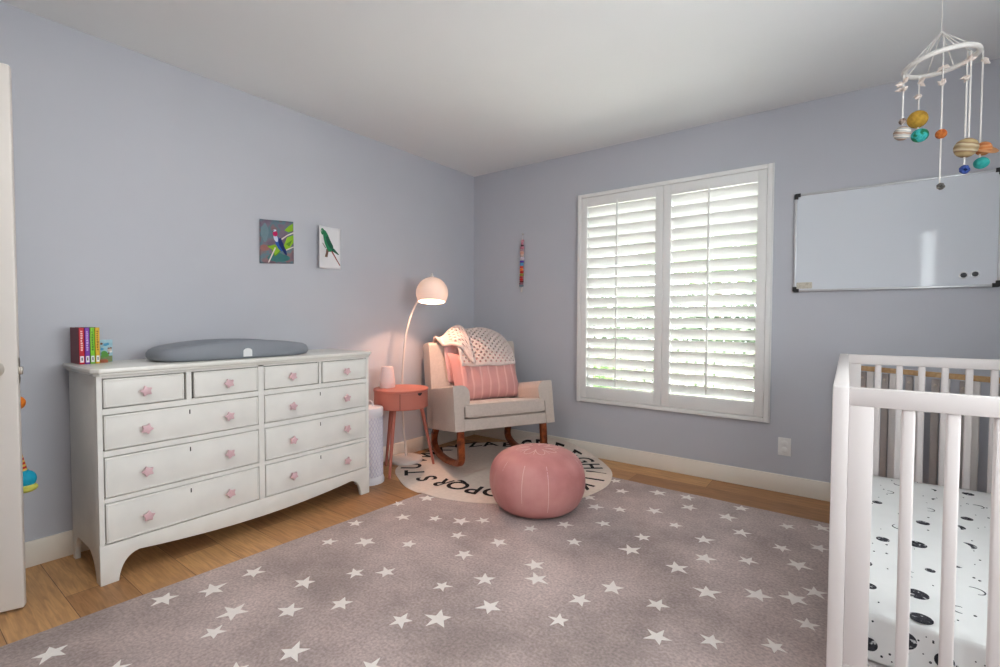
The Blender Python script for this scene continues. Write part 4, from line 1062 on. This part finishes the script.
# ================================================================== bird pictures taped to the left wall
def picture(name, label, y0, y1, z0, z1, curl, slant, mats, layers, bgmat):
    """Curled paper sheet on the wall x=0. layers : (mat index, [(u,v)...]) in 0..1 sheet coordinates."""
    t = thing(name, label, 'picture', (0.001, (y0 + y1) / 2, z0), 0, 'bird pictures on the left wall')
    def at(u, v, lift=0.0):
        y = y0 + (y1 - y0) * u; z = z0 + (z1 - z0) * v + slant * (u - 0.5)
        return Vector((0.0015 + curl(u, v) + lift - 0.001, y - (y0 + y1) / 2, z - z0))
    g = G(); g.grid(lambda u, v: at(u, v), 14, 14, 0)
    o = g.obj('sheet', [bgmat], t); md = o.modifiers.new('s', 'SOLIDIFY'); md.thickness = 0.0006
    g = G()
    for n_, (mi, poly) in enumerate(layers):
        b = bmesh.new(); f = b.faces.new([b.verts.new((u, v, 0)) for u, v in poly]); bmesh.ops.triangulate(b, faces=[f])
        for _ in range(2): bmesh.ops.subdivide_edges(b, edges=[e for e in b.edges if e.calc_length() > 0.1], cuts=1); bmesh.ops.triangulate(b, faces=b.faces)
        for v in b.verts: v.co = at(v.co.x, v.co.y, 0.0011 + 0.00022 * n_)
        bmesh.ops.recalc_face_normals(b, faces=b.faces)
        g._merge(b, mi)
    g.obj('printed_bird', mats, t, 0)
def blob(cx, cy, rx, ry, a=0.0, n=16): return [(cx + rx * cos(q) * cos(a) - ry * sin(q) * sin(a), cy + rx * cos(q) * sin(a) + ry * sin(q) * cos(a)) for q in [2 * pi * k / n for k in range(n)]]
bg1 = blotch_mat('photo_backdrop', [(116, 100, 120), (128, 112, 128), (96, 128, 138), (140, 106, 110), (110, 96, 112)], 11, 0.5, 2, 0.3, 0.7)
mats1 = [simple('print_leaf', (140, 186, 40)), simple('print_branch', (226, 214, 208)), simple('print_blue', (38, 88, 168)), simple('print_magenta', (196, 30, 96)), simple('print_navy', (24, 44, 104)), simple('print_white', (214, 222, 238)), simple('print_red', (150, 62, 56)), simple('print_darkleaf', (92, 140, 34)), simple('print_teal', (62, 118, 118)), simple('print_mist', (112, 138, 146)), simple('print_rose', (156, 104, 100))]
picture('bird_picture', 'print of a blue and magenta bird among green leaves, left of the two wall pictures', -2.041, -1.821, 1.448, 1.716, lambda u, v: 0.004 + 0.020 * max(0, 0.30 - u) * v + 0.01 * max(0, u - 0.8) * (1 - v), 0.018, mats1,
    [(8, blob(0.55, 0.13, 0.34, 0.09)), (8, blob(0.48, 0.17, 0.22, 0.09)), (9, blob(0.14, 0.72, 0.12, 0.16)), (9, blob(0.15, 0.70, 0.08, 0.22)), (10, blob(0.12, 0.36, 0.11, 0.07)), (10, blob(0.17, 0.34, 0.10, 0.05)), (7, [(0.20, 0.42), (0.45, 0.40), (0.62, 0.30), (0.5, 0.2), (0.42, 0.16), (0.32, 0.34)]), (0, [(0.22, 0.38), (0.42, 0.44), (0.66, 0.34), (0.52, 0.26), (0.44, 0.19), (0.36, 0.32)]),
     (0, [(0.68, 0.40), (0.80, 0.62), (0.99, 0.68), (0.99, 0.50), (0.86, 0.36), (0.72, 0.30)]), (0, [(0.72, 0.78), (0.84, 0.88), (0.98, 0.96), (0.98, 0.78), (0.84, 0.74)]), (7, [(0.76, 0.46), (0.95, 0.56), (0.86, 0.40)]),
     (1, [(0.22, 0.02), (0.26, 0.02), (0.46, 0.36), (0.43, 0.38)]), (1, [(0.62, 0.58), (0.8, 0.68), (0.99, 0.75), (0.99, 0.72), (0.8, 0.65), (0.64, 0.55)]), (1, [(0.66, 0.30), (0.99, 0.41), (0.99, 0.385), (0.68, 0.275)]),
     (2, blob(0.55, 0.46, 0.20, 0.085, radians(-58))), (4, [(0.52, 0.56), (0.60, 0.60), (0.76, 0.30), (0.77, 0.19), (0.70, 0.24), (0.56, 0.42)]), (4, [(0.66, 0.34), (0.75, 0.34), (0.79, 0.21), (0.74, 0.20)]), (5, blob(0.455, 0.585, 0.055, 0.095, radians(30))), (3, blob(0.44, 0.685, 0.072, 0.060)), (5, blob(0.42, 0.76, 0.055, 0.022, radians(12))), (4, [(0.34, 0.735), (0.41, 0.775), (0.41, 0.75)])], bg1)
mats2 = [simple('print_green', (34, 128, 84)), simple('print_deepgreen', (24, 88, 66)), simple('print_brown', (122, 88, 74)), simple('print_red', (150, 62, 56)), simple('print_white', (214, 222, 238)), simple('print_black', (30, 34, 34)), simple('print_palegreen', (96, 172, 124))]
picture('bird_picture', 'print of a long tailed green parrot on white paper, right of the two wall pictures', -1.661, -1.470, 1.444, 1.730, lambda u, v: 0.004 + 0.10 * max(0, 0.55 - u) ** 1.5, 0.006, mats2,
    [(2, [(0.30, 0.28), (0.44, 0.28), (0.48, 0.40), (0.54, 0.43), (0.50, 0.50), (0.38, 0.47), (0.36, 0.38)]), (2, [(0.16, 0.60), (0.20, 0.60), (0.36, 0.50), (0.34, 0.48)]), (3, [(0.54, 0.48), (0.60, 0.49), (0.98, 0.10), (0.95, 0.09)]), (1, [(0.60, 0.52), (0.72, 0.50), (0.92, 0.37), (0.90, 0.35), (0.62, 0.44)]),
     (0, blob(0.42, 0.66, 0.30, 0.135, radians(-53))), (1, [(0.36, 0.76), (0.48, 0.78), (0.68, 0.56), (0.70, 0.46), (0.56, 0.50), (0.40, 0.62)]), (0, blob(0.18, 0.865, 0.105, 0.078)), (6, blob(0.13, 0.86, 0.03, 0.03)), (4, blob(0.135, 0.885, 0.024, 0.020)), (5, blob(0.14, 0.885, 0.012, 0.010)), (5, [(0.075, 0.875), (0.10, 0.885), (0.10, 0.85), (0.085, 0.84)])], M['paper'])

# ================================================================== hanging planet mobile over the crib
MX, MY = 3.172, -0.940
t = thing('planet_mobile', 'white ring mobile with felt planets hanging over the crib', 'mobile', (MX, MY, 2.10))
R = rel(t)
apex = Vector((MX, MY, 2.236)); rr = 0.110
tilt = Matrix.Rotation(radians(-5), 4, 'Y')
def ringp(a, z=0.0): return Vector((MX, MY, 2.121)) + (tilt @ Vector((rr * cos(a), rr * sin(a), z)))
G(R).tube([ringp(2 * pi * i / 48) for i in range(48)], 0.0095, 12, closed=True).obj('ring', M['cord'], t)
G(R).tube([apex, (MX, MY, H - 0.001)], 0.0018, 6).ball(apex, 0.006, 10).obj('hanging_cord', M['cord'], t)
G(R).lathe([(0, -0.006), (0.012, -0.006), (0.012, 0), (0, 0)], 16, (MX, MY, H)).obj('ceiling_hook', M['outlet'], t)
for i in range(8): G(R).tube([apex, ringp(2 * pi * i / 8 + 0.3)], 0.0020, 6).obj('spoke_cord', M['cord'], t)
def hang(x, y, ztop, zbot, off=0.0):
    G(R).tube([(x + off, y, ztop), (x + off, y, zbot)], 0.0028, 6).obj('planet_cord', M['cord'], t)
def felt(name, c, r_, m, rot=None):
    g = G(); g.ball((0, 0, 0), r_, 20); return g.obj(name, m, t, 60, loc=Vector(c) - Vector((MX, MY, 2.10)), rot=rot)
def bow_at(x, y, z, k):
    g = G(R); rb_ = random.Random(k)
    for q in range(3):
        a = rb_.uniform(0, 6.3); d = Vector((cos(a), sin(a), rb_.uniform(-0.9, 0.9))).normalized(); p = Vector((x, y, z))
        g.tube([p, p + d * 0.010, p + d * 0.026], [0.003, 0.0085, 0.001], 7)
    g.ball((x, y, z), 0.0055, 10); g.obj('knotted_bow', simple('blush_felt', (222, 206, 196)), t, 60)
hang(3.054, -1.075, 2.052, 1.86); hang(3.112, -0.903, 2.095, 1.86, 0.0); hang(3.179, -0.945, 2.232, 1.64)
hang(3.248, -0.972, 2.125, 1.685, -0.003); hang(3.251, -0.973, 2.125, 1.75, 0.004); hang(3.300, -0.880, 2.152, 1.725)
for k, (x, y, z) in enumerate(((3.054, -1.075, 2.022), (3.054, -1.075, 1.998), (3.112, -0.903, 2.072), (3.114, -0.903, 2.020), (3.179, -0.945, 2.100), (3.179, -0.945, 2.030), (3.249, -0.973, 2.090), (3.249, -0.973, 2.030), (3.302, -0.880, 2.112))): bow_at(x, y, z, k)
felt('silver_planet', (3.054, -1.074, 1.875), 0.0125, blotch_mat('silver_felt', [(210, 206, 202), (150, 132, 120), (90, 66, 56)], 60, 0.7))
felt('striped_planet', (3.054, -1.076, 1.828), (0.028, 0.028, 0.026), band_mat('slate_bands', [(150, 120, 104), (206, 196, 184), (130, 136, 138), (222, 214, 204)], 14), (0.2, 0.1, 0.4))
felt('ochre_planet', (3.110, -0.900, 1.926), 0.0345, blotch_mat('ochre_felt', [(164, 124, 48), (190, 150, 62), (150, 110, 44)], 30, 0.9))
felt('earth_planet', (3.118, -0.908, 1.857), (0.029, 0.029, 0.027), blotch_mat('ocean_felt', [(44, 150, 152), (70, 182, 180), (40, 122, 84), (34, 104, 70)], 34, 0.9))
felt('orange_planet', (3.179, -0.945, 1.838), 0.0185, blotch_mat('rust_felt', [(176, 92, 44), (192, 112, 56), (160, 80, 38)], 40, 0.9))
felt('banded_planet', (3.249, -0.971, 1.762), (0.037, 0.037, 0.036), band_mat('jupiter_bands', [(150, 128, 98), (196, 182, 152), (132, 102, 78), (182, 160, 118)], 7), (0.15, 0.1, 0.6))
felt('teal_planet', (3.305, -0.879, 1.718), (0.024, 0.024, 0.022), blotch_mat('teal_felt', [(44, 150, 144), (70, 174, 166)], 40, 0.9))
o = felt('ringed_planet', (3.310, -0.874, 1.774), 0.026, band_mat('saturn_bands', [(196, 122, 72), (208, 150, 106), (180, 106, 66)], 12))
g = G(); g.lathe([(0.0265, -0.003), (0.046, -0.001), (0.047, 0.001), (0.0265, 0.003)], 36); g.obj('planet_ring', simple('apricot_felt', (200, 142, 96)), o, 60, rot=(0.55, 0.42, 0))
def bead_ball(name, c, r_, rgb):
    rb_ = random.Random(len(name)); g = G(R)
    for q in range(26):
        d = Vector((rb_.gauss(0, 1), rb_.gauss(0, 1), rb_.gauss(0, 1))).normalized(); g.ball(Vector(c) + d * r_ * 0.7, r_ * 0.42, 8)
    g.obj(name, simple(name + '_mat', rgb, 0.4), t, 60)
bead_ball('grey_bead_cluster', (3.182, -0.948, 1.632), 0.0125, (92, 88, 84))
bead_ball('blue_bead_cluster', (3.246, -0.973, 1.680), 0.0155, (48, 72, 140))

# ================================================================== outdoors seen in slivers through the louvres
struct('ground', G().box((-9, 0.152, -0.30), (12, 14, -0.2)), simple('pale_paving', (190, 186, 180)), smooth=0)
t = thing('garden_fence', 'pale board fence outside beyond the window louvres', 'fence', (2, 3.4, -0.2))
g = G()
for i in range(60):
    x = -5.4 + i * 0.12; g.box((x, 0, 0), (x + 0.085, 0.02, 0.95 + 0.03 * (i % 2)), 0.003, 1)
g.box((-5.4, 0.02, 0.2), (1.8, 0.05, 0.28)); g.box((-5.4, 0.02, 0.75), (1.8, 0.05, 0.83))
g.obj('board_panel', simple('weathered_board', (74, 76, 66)), t)
def bush(name, label, cat, c, r, n, leaf, rgb, trunk):
    t = thing(name, label, cat, (c[0], c[1], -0.2)); rnd = random.Random(int(c[0] * 100)); g = G(); b = bmesh.new()
    for k in range(n):
        d = Vector((rnd.gauss(0, 1), rnd.gauss(0, 1), rnd.gauss(0, 1))).normalized() * rnd.uniform(0.55, 1.0)
        p = Vector((d.x * r[0], d.y * r[1], d.z * r[2] + c[2] + 0.2)); q = Matrix.Rotation(rnd.uniform(0, 6.3), 3, Vector((rnd.random(), rnd.random(), rnd.random() + .1)))
        vs = [b.verts.new(p + q @ Vector(v)) for v in ((-leaf, 0, 0), (0, -leaf * .4, leaf * .12), (leaf, 0, 0), (0, leaf * .4, leaf * .12))]; b.faces.new(vs)
    g._merge(b, 0); g.obj('foliage', simple('leaf_%d' % rgb[0], rgb), t, 0)
    G().tube([(0, 0, 0), (0.03, 0.02, (c[2] + 0.2) * 0.6), (0, 0, c[2] + 0.2)], [trunk, trunk * .8, trunk * .5], 8).obj('trunk', simple('bark', (96, 78, 64)), t)
bush('garden_tree', 'leafy green tree outside behind the right shutter', 'tree', (0.9, 5.6, 2.7), (1.7, 1.2, 1.1), 2600, 0.11, (88, 122, 60), 0.09)
bush('garden_shrub', 'low green shrub outside below the left shutter', 'shrub', (-0.6, 2.9, 0.25), (0.9, 0.4, 0.5), 900, 0.07, (80, 108, 56), 0.03)

bush('garden_hedge', 'long leafy hedge outside across the lower half of the window', 'hedge', (-1.2, 4.9, 0.75), (4.6, 0.45, 1.0), 6500, 0.10, (92, 108, 86), 0.04)

# ================================================================== light
w = bpy.data.worlds.new('daylight'); bpy.context.scene.world = w; w.use_nodes = True
N = w.node_tree.nodes; bgn = N['Background']
SKY = 8.0; SUN = 150.0
bgn.inputs['Color'].default_value = (0.90, 0.97, 1.0, 1); bgn.inputs['Strength'].default_value = SKY
sl = bpy.data.lights.new('sun', 'SUN'); sl.energy = SUN; sl.angle = radians(2); sl.color = (1.0, 0.985, 0.96)
so = bpy.data.objects.new('sun', sl); C.objects.link(so); so.location = (-6, 3, 8)
so.rotation_euler = Vector((0.62, 0.10, -0.78)).to_track_quat('-Z', 'Y').to_euler()
cl = bpy.data.lights.new('ceiling_fill', 'AREA'); cl.shape = 'DISK'; cl.size = 0.45; cl.energy = 9.5; cl.color = (1.0, 0.985, 0.95)  # unseen fill light under the ceiling, added to brighten the room
cb = bpy.data.objects.new('ceiling_fill', cl); C.objects.link(cb); cb.location = (1.65, -3.2, 2.40)
def portal(name, loc, rot, sx, sy):
    l = bpy.data.lights.new(name, 'AREA'); l.shape = 'RECTANGLE'; l.size = sx; l.size_y = sy; l.cycles.is_portal = True
    o = bpy.data.objects.new(name, l); C.objects.link(o); o.location = loc; o.rotation_euler = rot
portal('portal_window', (1.795, 0.149, 1.27), (radians(-90), 0, 0), 1.31, 1.59)
portal('portal_right', (XR + 0.14, (RW[0] + RW[1]) / 2, (RW[2] + RW[3]) / 2), (0, radians(90), 0), RW[3] - RW[2], RW[1] - RW[0])
portal('portal_slim', ((NW[0] + NW[1]) / 2, YN - 0.11, (NW[2] + NW[3]) / 2), (radians(90), 0, 0), NW[1] - NW[0], NW[3] - NW[2])

# ================================================================== camera
f, yaw, pitch, roll = 481.7754, 0.6405, -0.0309, 0.0023
cy_, sy_ = cos(yaw), sin(yaw)
fwd = Vector((-sy_ * cos(pitch), cy_ * cos(pitch), sin(pitch))); r0 = Vector((cy_, sy_, 0)); u0 = r0.cross(fwd)
rgt = r0 * cos(roll) + u0 * sin(roll); upv = u0 * cos(roll) - r0 * sin(roll)
cam = bpy.data.cameras.new('camera'); co = bpy.data.objects.new('camera', cam); C.objects.link(co)
cam.sensor_fit = 'HORIZONTAL'; cam.sensor_width = 36.0; cam.lens = 36.0 * f / 1000.0; cam.clip_start = 0.02
co.matrix_world = axes((2.93529, -3.52542, 1.10633), rgt, upv, -fwd)
sc = bpy.context.scene; sc.camera = co
sc.view_settings.view_transform = 'Standard'; sc.view_settings.look = 'None'
sc.view_settings.exposure = 0.37; sc.view_settings.gamma = 1.0; sc.view_settings.use_curve_mapping = False
